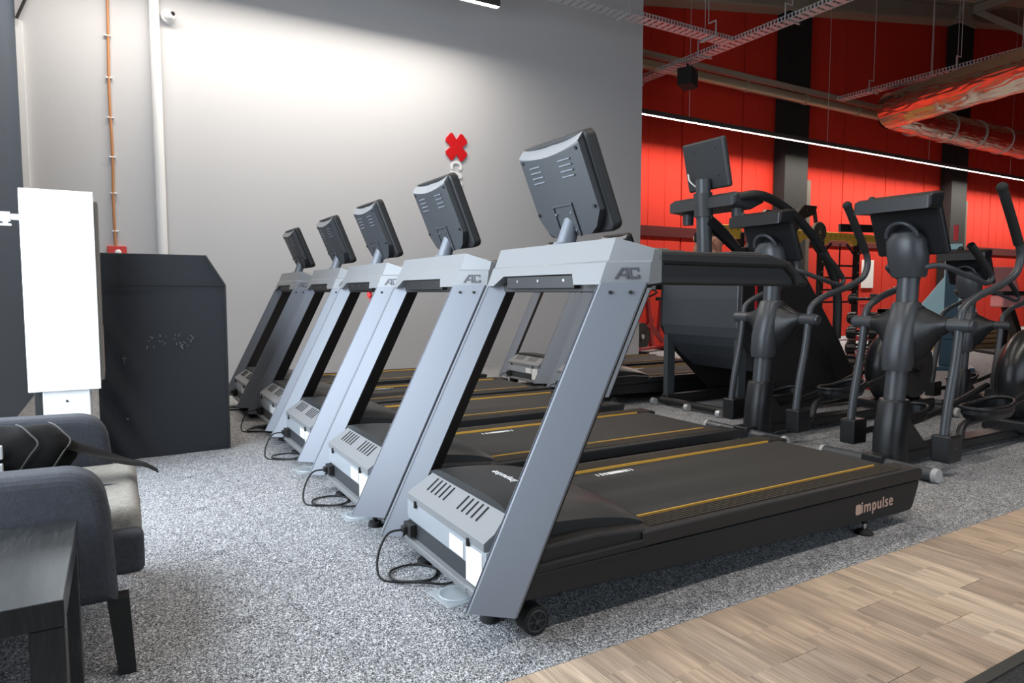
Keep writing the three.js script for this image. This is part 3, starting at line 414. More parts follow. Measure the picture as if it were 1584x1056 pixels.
// ------------------------------------------------------------------ stair climber
{
  const t = thing('stair_climber', 'tall dark stair climber with square screen behind the foreground treadmill', 'stair climber', [4.2, 0, -4.065]);
  const gry = std(new THREE.Color(0.055, 0.062, 0.072), 0.4, 0.15), dk = std(new THREE.Color(0.009, 0.009, 0.010), 0.55);
  part('front_cover', extr([[0, 1.26], [-0.02, 0.95], [-0.02, 0.72], [0.0, 0.64], [0.06, 0.56], [0.18, 0.46], [0.36, 0.34], [0.42, 0.36], [0.22, 0.52], [0.08, 0.66], [0.06, 0.72], [0.06, 1.26]], -0.42, 0.42, 0.01, 2), gry, t);
  for (const s of [1, -1]) {
    const z = (a, b) => s > 0 ? [a, b] : [-b, -a];
    const sp = part('side_panel', extr([[-0.01, 1.26], [-0.02, 0.70], [0.10, 0.52], [0.45, 0.22], [0.6, 0.10], [1.35, 0.10], [1.45, 0.30], [1.2, 0.62], [0.8, 1.08], [0.6, 1.26]], ...z(0.415, 0.455), 0.01), dk, t);
    part('red_stripe', rbx(0.13, 0.155, 0.70, 1.24, ...z(0.452, 0.459), 0.002), std(new THREE.Color(0.55, 0.012, 0.015), 0.4), sp);
    const ribs = []; for (let i = 0; i < 12; i++) ribs.push(bar([0.22 + i * 0.075, 1.1 - i * 0.055, s * 0.456], [0.40 + i * 0.075, 0.80 - i * 0.055, s * 0.456], 0.006, 0.012)); part('rib_pattern', ribs, M.frameBlack, sp);
    part('leg', extr([[0.0, 0.03], [0.0, 0.63], [0.09, 0.56], [0.09, 0.03]], ...z(0.37, 0.42), 0.004), gry, t);
    part('side_handrail', tube([[0.06, 1.72, s * 0.1], [0.04, 1.74, s * 0.3], [0.16, 1.765, s * 0.40], [0.42, 1.72, s * 0.41], [0.75, 1.55, s * 0.42], [1.05, 1.28, s * 0.43], [1.2, 1.0, s * 0.43], [1.22, 0.6, s * 0.43]], 0.036, 70, 12), dk, t);
    part('cup_holder', [cyl([0.12, 1.58, s * 0.27], [0.12, 1.71, s * 0.27], 0.045, 0.05, 18)], M.plasticGrey, t);
  }
  part('dash', [extr([[-0.03, 1.68], [-0.03, 1.76], [0.02, 1.79], [0.3, 1.77], [0.34, 1.72], [0.2, 1.66]], -0.36, 0.36, 0.03, 3)], M.plasticGrey, t);
  part('pole', [cyl([0.03, 1.2, 0.02], [-0.01, 1.92, 0.02], 0.062, 0.06, 24)], gry, t);
  part('support', bar([0.0, 1.58, 0.06], [0.62, 1.2, 0.07], 0.05, 0.06), dk, t);
  part('collar', [cyl([0.005, 1.62, 0.02], [-0.01, 1.81, 0.02], 0.076, 0.076, 24)], M.plasticGrey, t);
  const scr = part('screen_housing', rb(0.05, 0.40, 0.45, 0.02, 0, 0, 0, 3).rotateZ(0.24).translate(0.03, 2.04, 0.02), M.plasticGrey, t);
  part('screen', rb(0.004, 0.34, 0.39, 0.002, 0.026, 0, 0).rotateZ(0.24).translate(0.03, 2.04, 0.02), std(0x06080a, 0.1), scr);
  for (const [a, b] of [[0.12, 0.13], [0.12, -0.09], [-0.1, 0.13], [-0.1, -0.15]]) part('screw', cyl([-0.027, a, b], [-0.02, a, b], 0.006, 0.006, 8).rotateZ(0.24).translate(0.03, 2.04, 0.02), M.rubber, scr);
  part('cable', tube([[0.0, 1.86, -0.05], [-0.05, 1.92, -0.09], [-0.04, 1.98, -0.12]], 0.006, 12, 6), M.sticker, t);
  for (let i = 0; i < 6; i++) part('step', rbx(0.35 + i * 0.16, 0.55 + i * 0.16, 0.86 - i * 0.13, 0.90 - i * 0.13, -0.4, 0.4, 0.006), M.rubber, t);
  part('base', [rbx(-0.02, 1.5, 0.02, 0.10, -0.42, -0.34, 0.01), rbx(-0.02, 1.5, 0.02, 0.10, 0.34, 0.42, 0.01), cyl([-0.02, 0.045, -0.43], [-0.02, 0.045, 0.43], 0.03, 0.03, 12)], dk, t);
  for (const z of [-0.46, -0.05, 0.3]) part('transport_wheel', cyl([-0.07, 0.03, z - 0.02], [-0.07, 0.03, z + 0.02], 0.03, 0.03, 18), M.galv, t);
}

// ------------------------------------------------------------------ armchair, bag, side table
{
  const fn = noiseGrid(256); const fab = (r, g, b) => dataTex(256, (x, y) => { const v = 0.8 + 0.4 * fn(x / 1.3, y * 0.8) * fn(x * 0.7, y / 1.6) + 0.1 * fn(x / 10, y / 10); return [clamp(r * v), clamp(g * v), clamp(b * v)]; });
  const dark = std(0xffffff, 0.95, 0, { map: fab(58, 60, 67) }), light = std(0xffffff, 0.95, 0, { map: fab(142, 138, 131) });
  const t = thing('armchair', 'charcoal fabric armchair with pale grey seat at the left edge', 'armchair', [0, 0, 0]);
  const W = 0.25;
  for (const [z0, z1, top] of [[-2.08, -1.96, 0.56], [-2.80, -2.68, 0.585]]) part('armrest', worldUV(extr((() => { const s = new THREE.Shape(); s.moveTo(-0.80, 0.2); s.lineTo(-0.022, 0.205); s.lineTo(-0.032, 0.42); s.lineTo(-0.04, top - 0.085); s.quadraticCurveTo(-0.055, top - 0.01, -0.13, top - 0.004); s.lineTo(-0.80, top + 0.01); s.closePath(); return s; })(), z0, z1, 0.03, 4), W), dark, t);
  const seat = part('seat', worldUV(rb(0.80, 0.17, 0.60, 0.035, -0.36, 0.33, -2.38, 4), W), light, t);
  part('seat_front', worldUV(rbx(-0.10, 0.043, 0.245, 0.36, -2.10, -2.03, 0.02, 3), W), dark, t);
  part('seat_seam', tube([[-0.7, 0.416, -2.36], [-0.05, 0.4165, -2.36], [0.03, 0.395, -2.36], [0.041, 0.30, -2.36]], 0.003, 30, 6), dark, seat);
  part('backrest', worldUV(rb(0.16, 0.55, 0.62, 0.05, -0.74, 0.57, -2.38, 4).rotateZ(0), W), dark, t);
  for (const [x, z] of [[-0.02, -2.0], [-0.02, -2.74], [-0.76, -2.0], [-0.76, -2.74]]) part('leg', loft([[[x - 0.02, 0, z - 0.02], [x + 0.02, 0, z - 0.02], [x + 0.02, 0, z + 0.02], [x - 0.02, 0, z + 0.02]].map(p => [p[0] + 0.012, 0, p[2]]).reverse(), [[x - 0.028, 0.21, z - 0.026], [x + 0.022, 0.21, z - 0.026], [x + 0.022, 0.21, z + 0.026], [x - 0.028, 0.21, z + 0.026]].reverse()], 0.3), M.rubber, t);
  // bag
  const bagM = new THREE.MeshPhysicalMaterial({ color: new THREE.Color(0.0045, 0.0042, 0.0042), roughness: 0.9, specularIntensity: 0.35 }), b = thing('shoulder_bag', 'black soft bag with straps lying on the armchair seat', 'bag', [0, 0, 0]);
  const secs = []; for (let i = 0; i <= 14; i++) { const u = i / 14, x = -0.64 + 0.52 * u, r = 0.095 * Math.pow(Math.max(0.02, 1 - Math.pow(Math.abs(u - 0.5) * 2, 5)), 0.4), o = []; for (let j = 0; j < 20; j++) { const a = -j / 20 * Math.PI * 2; o.push([x, 0.512 + Math.sin(a) * r * 0.96 + 0.004 * Math.sin(i * 2.1 + j), -2.46 + Math.cos(a) * r * 1.15 + 0.004 * Math.sin(j * 1.7 + i)]); } secs.push(o); }
  part('body', loft(secs.map(s => s.slice().reverse()), 1.2), bagM, b);
  for (const x of [-0.27, -0.19]) part('seam', tube([0, 1, 2, 3, 4, 5, 6].map(i => { const a = -0.5 + i * 0.35; return [x + 0.02 * (i < 3 ? i : 6 - i), 0.512 + Math.sin(a) * 0.094, -2.46 + Math.cos(a) * 0.112]; }), 0.003, 24, 6), std(new THREE.Color(0.025, 0.022, 0.02), 0.7), b);
  part('flap', surf((u, v) => { const x = -0.15 + 0.25 * u, w = 0.17 * (1 - u * 0.62); return [x, 0.55 - 0.115 * Math.pow(u, 0.7) + 0.01 * Math.sin(v * 7 + u * 5) * (1 - u) - (u > 0.85 ? (u - 0.85) * 0.12 : 0), -2.42 - w / 2 + w * v - 0.04 * u]; }, 16, 8), new THREE.MeshPhysicalMaterial({ color: new THREE.Color(0.005, 0.0045, 0.0045), roughness: 0.9, specularIntensity: 0.35, side: THREE.DoubleSide }), b);
  part('strap', [tube([[-0.5, 0.6, -2.42], [-0.36, 0.585, -2.37], [-0.30, 0.50, -2.34], [-0.24, 0.436, -2.335], [-0.18, 0.435, -2.345], [-0.12, 0.445, -2.39]], 0.006, 40, 6)], bagM, b);
  part('buckle', [rb(0.03, 0.04, 0.012, 0.004, -0.305, 0.55, -2.343), rb(0.02, 0.03, 0.014, 0.004, -0.30, 0.505, -2.336)], M.galv, b);
  // side table
  const gn = noiseGrid(128), grain = dataTex(256, (x, y) => { const g = gn(x / 2 + gn(x / 20, y / 30) * 4, y / 40), v = 0.7 + 0.55 * g * gn(x, y / 12 + 4); return [clamp(44 * v), clamp(46 * v), clamp(47 * v)]; });
  const wood = std(0xffffff, 0.28, 0, { map: grain }), s = thing('side_table', 'low black-brown wooden side table in front of the armchair', 'table', [0, 0, 0]);
  part('top', worldUV(rbx(-0.65, -0.10, 0.40, 0.45, -1.92, -1.42, 0.003), 0.5), wood, s);
  for (const [x, z] of [[-0.65, -1.92], [-0.155, -1.92], [-0.65, -1.475], [-0.155, -1.475]]) part('leg', worldUV(rbx(x, x + 0.055, 0, 0.40, z, z + 0.055, 0.003), 0.5), wood, s);
}

// ------------------------------------------------------------------ white cabinet, covered rack, pipes on the grey wall
{
  const t = thing('white_cabinet', 'tall white metal cabinet on a pedestal in front of the navy wall', 'cabinet', [0, 0, 0]);
  const wh = std(new THREE.Color(0.78, 0.78, 0.78), 0.4), c = part('body', rbx(-0.40, -0.085, 0.49, 1.52, -4.42, -4.2, 0.008), wh, t);
  part('door', rbx(-0.402, -0.083, 0.488, 1.522, -4.2, -4.188, 0.004), wh, t);
  part('emblem', [new THREE.TorusGeometry(0.04, 0.0012, 6, 40).translate(-0.27, 0.62, -4.188), new THREE.TorusGeometry(0.022, 0.0012, 6, 30).translate(-0.27, 0.62, -4.188)], wh, t);
  const sd = part('side_frame', [rbx(-0.083, -0.066, 0.53, 1.48, -4.42, -4.24, 0.004)], std(new THREE.Color(0.22, 0.20, 0.18), 0.5), t);
  part('side_slot', [rbx(-0.07, -0.064, 0.56, 0.82, -4.37, -4.30, 0.002)], std(new THREE.Color(0.45, 0.33, 0.28), 0.5), sd);
  const p = part('pedestal', rbx(-0.345, -0.135, 0.0, 0.49, -4.42, -4.22, 0.006), wh, t); part('lock', cyl([-0.24, 0.43, -4.222], [-0.24, 0.43, -4.214], 0.006, 0.006, 10), M.rubber, p);
  part('pedestal_side', [rbx(-0.39, -0.35, 0.0, 0.49, -4.42, -4.34, 0.004)], M.plastic, t);
  solo('wall_pipe', 'short grey metal pipe with a valve entering the white cabinet', 'pipe', [cyl([-0.85, 1.385, -4.30], [-0.39, 1.385, -4.30], 0.016, 0.016, 12), cyl([-0.49, 1.385, -4.30], [-0.45, 1.385, -4.30], 0.026, 0.026, 12), cyl([-0.535, 1.385, -4.30], [-0.515, 1.385, -4.30], 0.024, 0.024, 12), cyl([-0.47, 1.385, -4.30], [-0.47, 1.35, -4.30], 0.012, 0.012, 10), rb(0.05, 0.012, 0.02, 0.004, -0.47, 1.345, -4.30)], M.galv);
}
{
  const fn = noiseGrid(128); const cb = dataTex(256, (x, y) => { const v = clamp(fn(x / 3, y / 3) * 160 + fn(x, y) * 80); return [v, v, v]; }, false);
  const cloth = std(new THREE.Color(0.008, 0.0095, 0.013), 0.8, 0, { bumpMap: cb, bumpScale: 0.001 });
  const t = thing('covered_rack', 'black fabric covered rack with a clipped top corner by the grey wall', 'rack', [0, 0, 0]);
  // soft front with slight folds
  const P = [[-0.10, 0.01], [0.60, 0.01], [0.60, 1.045], [0.49, 1.23], [-0.10, 1.23]];
  part('cover', worldUV(extr(P, -5.15, -4.60, 0.012, 2), 0.4), cloth, t);
  const edge = y => y < 1.045 ? 0.60 : 0.60 - (y - 1.045) / 0.185 * 0.11;
  part('front_drape', worldUV(surf((u, v) => { const y = 0.005 + 1.222 * u, x = -0.105 + (edge(y) + 0.1) * v; const f = Math.exp(-Math.pow((v - 0.12) * 5, 2)) * (1 - u); return [x, y, -4.592 + 0.014 * Math.sin((x * 1.6 + y * 0.9) * 22) * f + 0.006 * Math.sin(x * 9 + y * 4) - 0.004]; }, 40, 40), 0.4), std(new THREE.Color(0.008, 0.0095, 0.013), 0.8, 0, { bumpMap: cb, bumpScale: 0.001, side: THREE.DoubleSide }), t);
  part('seam', [bar([-0.10, 1.045, -4.585], [0.60, 1.045, -4.585], 0.008, 0.006), bar([0.596, 0.01, -4.588], [0.596, 1.045, -4.588], 0.02, 0.01), bar([0.596, 1.045, -4.588], [0.487, 1.228, -4.588], 0.02, 0.01)], M.rubber, t);
  // the pale marks rubbed on the cloth
  const mk = std(new THREE.Color(0.10, 0.10, 0.095), 0.9), g = []; for (let i = 0; i < 26; i++) { const x = 0.15 + rnd() * 0.26, y = 0.66 + rnd() * 0.09 * (1 - Math.abs(x - 0.28) * 1.5); g.push(rb(0.006 + rnd() * 0.016, 0.003 + rnd() * 0.004, 0.002, 0.0008, 0, 0, 0, 1).rotateZ(rnd() * 3).translate(x, y, -4.580)); }
  g.push(rb(0.003, 0.05, 0.002, 0.0008, 0.03, 0.60, -4.578, 1), rb(0.025, 0.004, 0.002, 0.0008, 0.032, 0.61, -4.578, 1), rb(0.01, 0.01, 0.002, 0.0009, 0.035, 0.25, -4.575, 1));
  part('chalk_marks', g, mk, t);
}
{
  const cop = std(new THREE.Color(0.50, 0.22, 0.09), 0.45), c = thing('orange_conduit', 'thin orange cable clipped up the grey wall to a red call point', 'conduit', [0.02, 0, GZ]);
  part('cable', tube([[0.02, 5.2, 0.02], [0.018, 3.9, 0.02], [0.0, 3.0, 0.022], [0.006, 2.3, 0.02], [-0.004, 1.9, 0.022], [0.0, 1.44, 0.02]], 0.013, 60, 8), cop, c);
  for (const y of [1.62, 2.0, 2.36, 2.75, 3.14, 3.55]) part('clip', [rb(0.06, 0.014, 0.03, 0.004, 0.004, y, 0.018)], M.white, c);
  const r = solo('call_point', 'small red alarm call point above the black covered rack', 'alarm', [rb(0.17, 0.10, 0.05, 0.008, 0, 0, 0.026)], std(new THREE.Color(0.62, 0.025, 0.012), 0.4), [0.03, 1.42, GZ]);
  part('dome', new THREE.SphereGeometry(0.03, 16, 10).scale(1, 1, 0.6).translate(0.01, -0.015, 0.05), M.white, r);
  solo('downpipe', 'white vertical pipe running up the grey wall', 'pipe', [cyl([0.445, 0, GZ + 0.06], [0.445, 5.3, GZ + 0.06], 0.048, 0.048, 20)], M.white);
  const s = thing('security_camera', 'small white dome camera high on the grey wall', 'camera', [0.572, 3.84, GZ]);
  part('base', [cyl([0, 0, 0], [0, 0, 0.05], 0.07, 0.066, 24)], M.white, s); part('dome', new THREE.SphereGeometry(0.058, 20, 14).translate(0.015, 0.0, 0.06), M.white, s);
  part('lens', new THREE.SphereGeometry(0.024, 16, 10).translate(0.04, 0.012, 0.10), M.rubber, s);
  solo('black_cable', 'thin black cable slanting up the corner at the top left', 'cable', [cyl([-0.70, 3.55, GZ + 0.10], [-0.42, 4.3, GZ + 0.02], 0.013, 0.013, 8)], M.rubber);
  // wall sign: red cross and white lettering reading down the wall
  const redS = std(new THREE.Color(0.62, 0.008, 0.012), 0.4), q = thing('wall_sign', 'red cross with white lettering turned sideways on the grey wall', 'sign', [3.87, 2.87, GZ]);
  const X = []; { const L = 0.17, w = 0.058, n = 0.06; for (let k = 0; k < 4; k++) { const a = Math.PI / 4 + k * Math.PI / 2, c = Math.cos(a), d = Math.sin(a); for (const [u, v] of [[n, -n], [L - 0.02, -w - 0.012], [L, -w + 0.012], [L, w - 0.012], [L - 0.02, w + 0.012]]) X.push([(u * c - v * d) * 0.98, (u * d + v * c) * 1.12]); } }
  part('cross', extr(X, 0.002, 0.022, 0.003, 1), redS, q);
  const tx = text('CARDIO', 0.15, 0.012); tx.computeBoundingBox(); tx.translate(-tx.boundingBox.min.x, 0, 0.002); tx.rotateZ(-Math.PI / 2); tx.translate(0.0, -0.175, 0);
  part('lettering', tx, std(new THREE.Color(0.9, 0.9, 0.9), 0.4), q);
}

// ------------------------------------------------------------------ overhead services
function tray(label, a, b, first = 0.7, w = 0.2) {
  const A = V(...a), B = V(...b), L = A.distanceTo(B), t = thing('cable_tray', label, 'cable tray', a, Math.atan2(-(B.z - A.z), B.x - A.x), 'cable trays'), g = [];
  const rail = []; for (const s of [-1, 1]) { rail.push(bx(0, L, 0, 0.006, s * w / 2 - 0.008, s * w / 2 + 0.008), bx(0, L, 0.055, 0.062, s * w / 2 - 0.004, s * w / 2 + 0.004)); for (let x = 0.02; x < L; x += 0.055) rail.push(bx(x, x + 0.022, 0.004, 0.057, s * w / 2 - 0.003, s * w / 2 + 0.003)); }
  part('side_rail', rail, M.galv, t);
  const rungs = []; for (let x = 0.03; x < L; x += 0.11) rungs.push(bx(x, x + 0.07, -0.002, 0.003, -w / 2, w / 2)); part('rung', rungs, M.galv, t);
  for (let x = first; x < L; x += 1.55) { const wx = A.x + (B.x - A.x) * x / L; part('hanger', [bar([x, -0.012, -w / 2 - 0.05], [x, -0.012, w / 2 + 0.05], 0.02, 0.02), bar([x, -0.01, w / 2 + 0.04], [x, 0.2, w / 2 + 0.04], 0.014, 0.014), bar([x, 0.2, w / 2 + 0.04], [x, 0.2, 0], 0.014, 0.014), cyl([x, 0.2, 0], [x, roofY(wx) - a[1], 0], 0.006, 0.006, 6)], M.galv, t); }
  return t;
}
tray('galvanised cable tray crossing in front of the grey wall top', [3.6, 4.6, -7.1], [7.785, 4.6, -7.1]);
tray('long galvanised cable tray running towards the viewer above the stair climber', [7.9, 4.6, -9.3], [7.9, 4.6, 1.0], 0.1);
tray('galvanised cable tray beside the foil duct at the upper right', [12.65, 4.82, -8.6], [12.65, 4.82, 1.0]);
solo('pendant_speaker', 'small black loudspeaker hanging under the cable tray', 'speaker', [extr([[-0.13, -0.12], [0.13, -0.15], [0.15, 0.05], [0.10, 0.13], [-0.13, 0.14]], -0.12, 0.12, 0.01), bar([0, 0.12, 0], [0, 0.22, 0], 0.03, 0.03)], M.blackPaint, [7.9, 4.365, -8.0]).rotation.y = 0.4;
solo('service_pipe', 'upper brown pipe running along the red wall', 'pipe', [cyl([6.9, 5.02, -8.95], [20, 5.02, -8.95], 0.06, 0.06, 14)], M.steelPaint);
solo('service_pipe', 'lower thick brown pipe running along the red wall', 'pipe', [cyl([6.9, 4.80, -8.85], [22, 4.80, -8.85], 0.085, 0.085, 16), ...[8.5, 10.2, 11.9, 13.6].map(x => cyl([x, 4.80, -8.85], [x + 0.06, 4.80, -8.85], 0.1, 0.1, 16))], std(new THREE.Color(0.42, 0.36, 0.26), 0.35, 0.5));
{
  const fn = noiseGrid(64), cr = dataTex(256, (x, y) => { const v = clamp(255 * Math.abs(fn(x / 6, y / 10) - fn(x / 14 + 3, y / 5)) * 1.6); return [v, v, v]; }, false);
  const foil = std(new THREE.Color(0.72, 0.66, 0.55), 0.27, 1, { bumpMap: cr, bumpScale: 0.010 });
  const A = [12.75, 4.42, -7.6], B = [11.2, 4.42, -1.0], dir = V(B[0] - A[0], 0, B[2] - A[2]).normalize();
  const d = thing('foil_duct', 'crinkled silver foil duct running towards the viewer at the upper right', 'duct', [0, 0, 0]);
  const crinkle = (g, k) => { const P = g.attributes.position; for (let i = 0; i < P.count; i++) { const s = 1 + 0.02 * Math.sin(P.getX(i) * 9 + P.getZ(i) * 14 * k + P.getY(i) * 11); P.setY(i, 4.42 + (P.getY(i) - 4.42) * s); } g.computeVertexNormals(); return g; };
  part('sleeve', [crinkle(tube([A, [12.4, 4.42, -6.1], [11.9, 4.42, -4.0], B], 0.33, 80, 28), 1), new THREE.SphereGeometry(0.335, 24, 16).scale(1, 1, 0.45).translate(...A)], foil, d);
  const q = [12.03, 4.42, -4.45]; const n = V(-0.95, -0.05, -0.25).normalize(), e = [q[0] + n.x * 0.30, q[1] + n.y * 0.3, q[2] + n.z * 0.3], f = [q[0] + n.x * 0.42, q[1] + n.y * 0.42, q[2] + n.z * 0.42];
  part('outlet', [cyl(q, f, 0.2, 0.2, 28)], M.galv, d); part('outlet_opening', cyl(f, [f[0] + n.x * 0.006, f[1], f[2] + n.z * 0.006], 0.1, 0.1, 24), M.rubber, d);
  for (const u of [0.12, 0.35]) { const x = A[0] + (B[0] - A[0]) * u * 0.8, z = A[2] + (B[2] - A[2]) * u; part('hanger', [cyl([x, 4.75, z], [x, roofY(x), z], 0.008, 0.008, 6)], M.galv, d); }
  const d2 = thing('foil_duct', 'lower silver foil duct running along the red wall at the upper right', 'duct', [0, 0, 0]);
  part('sleeve', [tube([[13.5, 4.55, -8.0], [15, 4.55, -8.1], [18, 4.55, -8.1], [22, 4.55, -8.1]], 0.30, 80, 28)], foil, d2);
  for (let x = 14.4; x < 22; x += 1.2) part('band', new THREE.TorusGeometry(0.303, 0.012, 6, 36).rotateY(Math.PI / 2).translate(x, 4.55, -8.1), M.galv, d2);
  part('hanger', [cyl([16, 4.85, -8.1], [16, roofY(16), -8.1], 0.008, 0.008, 6), cyl([20, 4.85, -8.1], [20, roofY(20), -8.1], 0.008, 0.008, 6)], M.galv, d2);
}

// ------------------------------------------------------------------ far gym equipment
{
  // yellow-beamed training rig by the red wall
  const t = thing('training_rig', 'black training rig with yellow perforated beams in front of the red wall', 'rig', [0, 0, -8.7]);
  const ye = std(new THREE.Color(0.70, 0.47, 0.07), 0.5), bk = M.blackPaint;
  for (const x of [10.0, 12.35, 13.55, 15.4]) { part('post', rbx(x - 0.05, x + 0.05, 0, 2.1, -0.05, 0.05, 0.006), bk, t); for (let i = 0; i < 6; i++) part('hole_plate', bx(x - 0.015, x + 0.015, 0.8 + i * 0.2, 0.83 + i * 0.2, 0.049, 0.053), M.galv, t); }
  for (const [a, b] of [[9.3, 10.0], [11.5, 12.35], [12.35, 13.55], [13.55, 15.4]]) { const bm = part('beam', extr([[a, 1.98], [a + 0.02, 2.22], [b - 0.02, 2.22], [b, 1.98], [b - 0.18, 1.98], [b - 0.28, 2.06], [a + 0.28, 2.06], [a + 0.18, 1.98]], -0.04, 0.04, 0.006), ye, t); for (let x = a + 0.1; x < b - 0.05; x += 0.16) part('hole', cyl([x, 2.15, 0.038], [x, 2.15, 0.043], 0.014, 0.014, 8), bk, bm); }
  for (const x of [12.35, 13.55]) for (const s of [-1, 1]) part('brace', bar([x, 1.72, 0], [x + s * 0.34, 2.0, 0], 0.03, 0.03), bk, t);
  part('pull_bar', bar([12.9, 2.32, 0.03], [14.1, 2.36, 0.03], 0.05, 0.16), bk, t);
  for (const y of [1.55, 1.3, 1.05, 0.8]) part('rung', cyl([12.35, y, 0], [13.55, y, 0], 0.02, 0.02, 8), bk, t);
  part('cross_rope', [cyl([12.95, 0.6, 0.02], [12.95, 2.0, 0.02], 0.014, 0.014, 6)], bk, t);
}
{
  // cable machine with a pair of bent arms, in front of the rig
  const t = thing('cable_machine', 'brown-black cable machine with bent arms and cross bars left of the yellow rig', 'weight machine', [8.6, 0, -6.6]);
  const bm = std(new THREE.Color(0.035, 0.025, 0.02), 0.5);
  for (const z of [0.32, -0.32]) { part('frame_arm', extr([[-0.55, 1.62], [-0.45, 1.60], [-0.14, 2.03], [0.12, 2.12], [0.16, 2.24], [-0.12, 2.24], [-0.28, 2.10]], z - 0.04, z + 0.04, 0.012), bm, t); part('post', rbx(-0.6, -0.5, 0, 1.66, z - 0.05, z + 0.05, 0.008), M.blackPaint, t);
    for (const [x, y] of [[-0.05, 2.17], [-0.24, 2.02]]) part('bolt', cyl([x, y, z + 0.04], [x, y, z + 0.05], 0.02, 0.02, 10), M.chrome, t); }
  for (const [x, y] of [[0.06, 2.18], [-0.12, 2.06], [-0.3, 1.86], [-0.42, 1.7]]) part('cross_bar', cyl([x, y, -0.32], [x, y, 0.32], 0.016, 0.016, 8), M.blackPaint, t);
  part('weight_stack', [...Array(9)].map((_, i) => rbx(-0.5, -0.2, 0.2 + i * 0.09, 0.28 + i * 0.09, -0.16, 0.16, 0.008)), M.rubber, t);
  part('guide_rod', [cyl([-0.35, 0.1, -0.1], [-0.35, 1.8, -0.1], 0.012, 0.012, 8), cyl([-0.35, 0.1, 0.1], [-0.35, 1.8, 0.1], 0.012, 0.012, 8)], M.chrome, t);
  part('base', [rbx(-0.7, 0.35, 0, 0.08, -0.4, -0.3, 0.008), rbx(-0.7, 0.35, 0, 0.08, 0.3, 0.4, 0.008), rbx(-0.65, -0.55, 0, 0.08, -0.4, 0.4, 0.008)], M.blackPaint, t);
  const wt = part('pulley', [cyl([0.16, 1.86, 0.37], [0.16, 1.86, 0.41], 0.15, 0.15, 28)], std(new THREE.Color(0.40, 0.30, 0.2), 0.4, 0.4), t); for (const r of [0.12, 0.085, 0.05]) part('groove', new THREE.TorusGeometry(r, 0.01, 6, 28).translate(0.16, 1.86, 0.41), M.rubber, wt);
  part('pulley_bracket', [bar([0.12, 2.16, 0.34], [0.16, 1.86, 0.36], 0.04, 0.04)], bm, t);
}
{
  // dumbbell tree
  const t = thing('dumbbell_stand', 'red A-shaped dumbbell stand between the elliptical trainers', 'stand', [6.85, 0, -4.3], 0.55);
  const rd = std(new THREE.Color(0.50, 0.012, 0.012), 0.4);
  part('frame', [bar([-0.24, 0.03, 0], [-0.05, 0.86, 0], 0.05, 0.05), bar([0.24, 0.03, 0], [0.05, 0.86, 0], 0.05, 0.05), rbx(-0.3, 0.3, 0, 0.05, -0.16, 0.16, 0.01), rbx(-0.08, 0.08, 0.82, 0.88, -0.03, 0.03, 0.01), bar([-0.2, 0.25, 0], [0.2, 0.25, 0], 0.04, 0.04)], rd, t);
  for (const y of [0.2, 0.36, 0.52, 0.68]) for (const s of [-1, 1]) { const x = s * (0.24 - (y - 0.03) * 0.23); part('cradle', rbx(x - 0.045 + s * 0.085, x + 0.045 + s * 0.085, y - 0.02, y, -0.06, 0.06, 0.004), rd, t); }
  const db = (r) => { const g = [cyl([0, 0, -0.1], [0, 0, 0.1], 0.016, 0.016, 10)]; for (const s of [-1, 1]) g.push(cyl([0, 0, s * 0.06], [0, 0, s * 0.13], r, r, 6), new THREE.SphereGeometry(r * 0.92, 12, 8).scale(1, 1, 0.4).translate(0, 0, s * 0.13)); return g; };
  const gl = std(new THREE.Color(0.012, 0.012, 0.013), 0.25); let n = 0; const names = ['lowest', 'lower middle', 'upper middle', 'topmost'];
  [0.2, 0.36, 0.52, 0.68].forEach((y, i) => { for (const s of [-1, 1]) { const r = 0.075 - i * 0.006, x = s * (0.24 - (y - 0.03) * 0.23 + 0.112), a = 0.55; solo('dumbbell', `${names[i]} black rubber dumbbell on the ${s < 0 ? 'left' : 'right'} side of the red stand`, 'dumbbell', db(r), gl, [6.85 + x * Math.cos(a), y + r * 0.87 + 0.001, -4.3 - x * Math.sin(a)], 'dumbbells on the red stand').rotation.y = a; } });
  solo('dumbbell', 'black rubber dumbbell on top of the red stand', 'dumbbell', db(0.055), gl, [6.85, 0.882 + 0.048, -4.3], 'dumbbells on the red stand').rotation.y = 0.55;
}
{
  const t = thing('display_stand', 'pale blue and navy upright stand behind the nearest elliptical trainer', 'stand', [9.3, 0, -4.68], -1.05);
  const pb = std(new THREE.Color(0.36, 0.58, 0.66), 0.5), nv = std(new THREE.Color(0.02, 0.06, 0.10), 0.5);
  part('panel', extr([[-0.30, 0.55], [0.30, 0.55], [0.30, 0.78], [0.12, 1.15], [0.12, 1.62], [-0.06, 1.62], [-0.06, 1.2], [-0.30, 0.85]], -0.05, 0.05, 0.01), pb, t);
  part('band', [rbx(-0.05, 0.10, 0.4, 1.55, 0.048, 0.06, 0.004), rbx(-0.31, 0.31, 0.42, 0.68, -0.055, 0.055, 0.006)], nv, t);
  part('lever', rbx(0.02, 0.07, 1.66, 1.86, -0.02, 0.02, 0.006), std(new THREE.Color(0.6, 0.01, 0.02), 0.4), t);
  part('foot', [rbx(-0.3, 0.3, 0, 0.05, -0.2, 0.2, 0.01), rbx(-0.08, 0.12, 0.05, 0.56, -0.04, 0.04, 0.008)], nv, t);
}
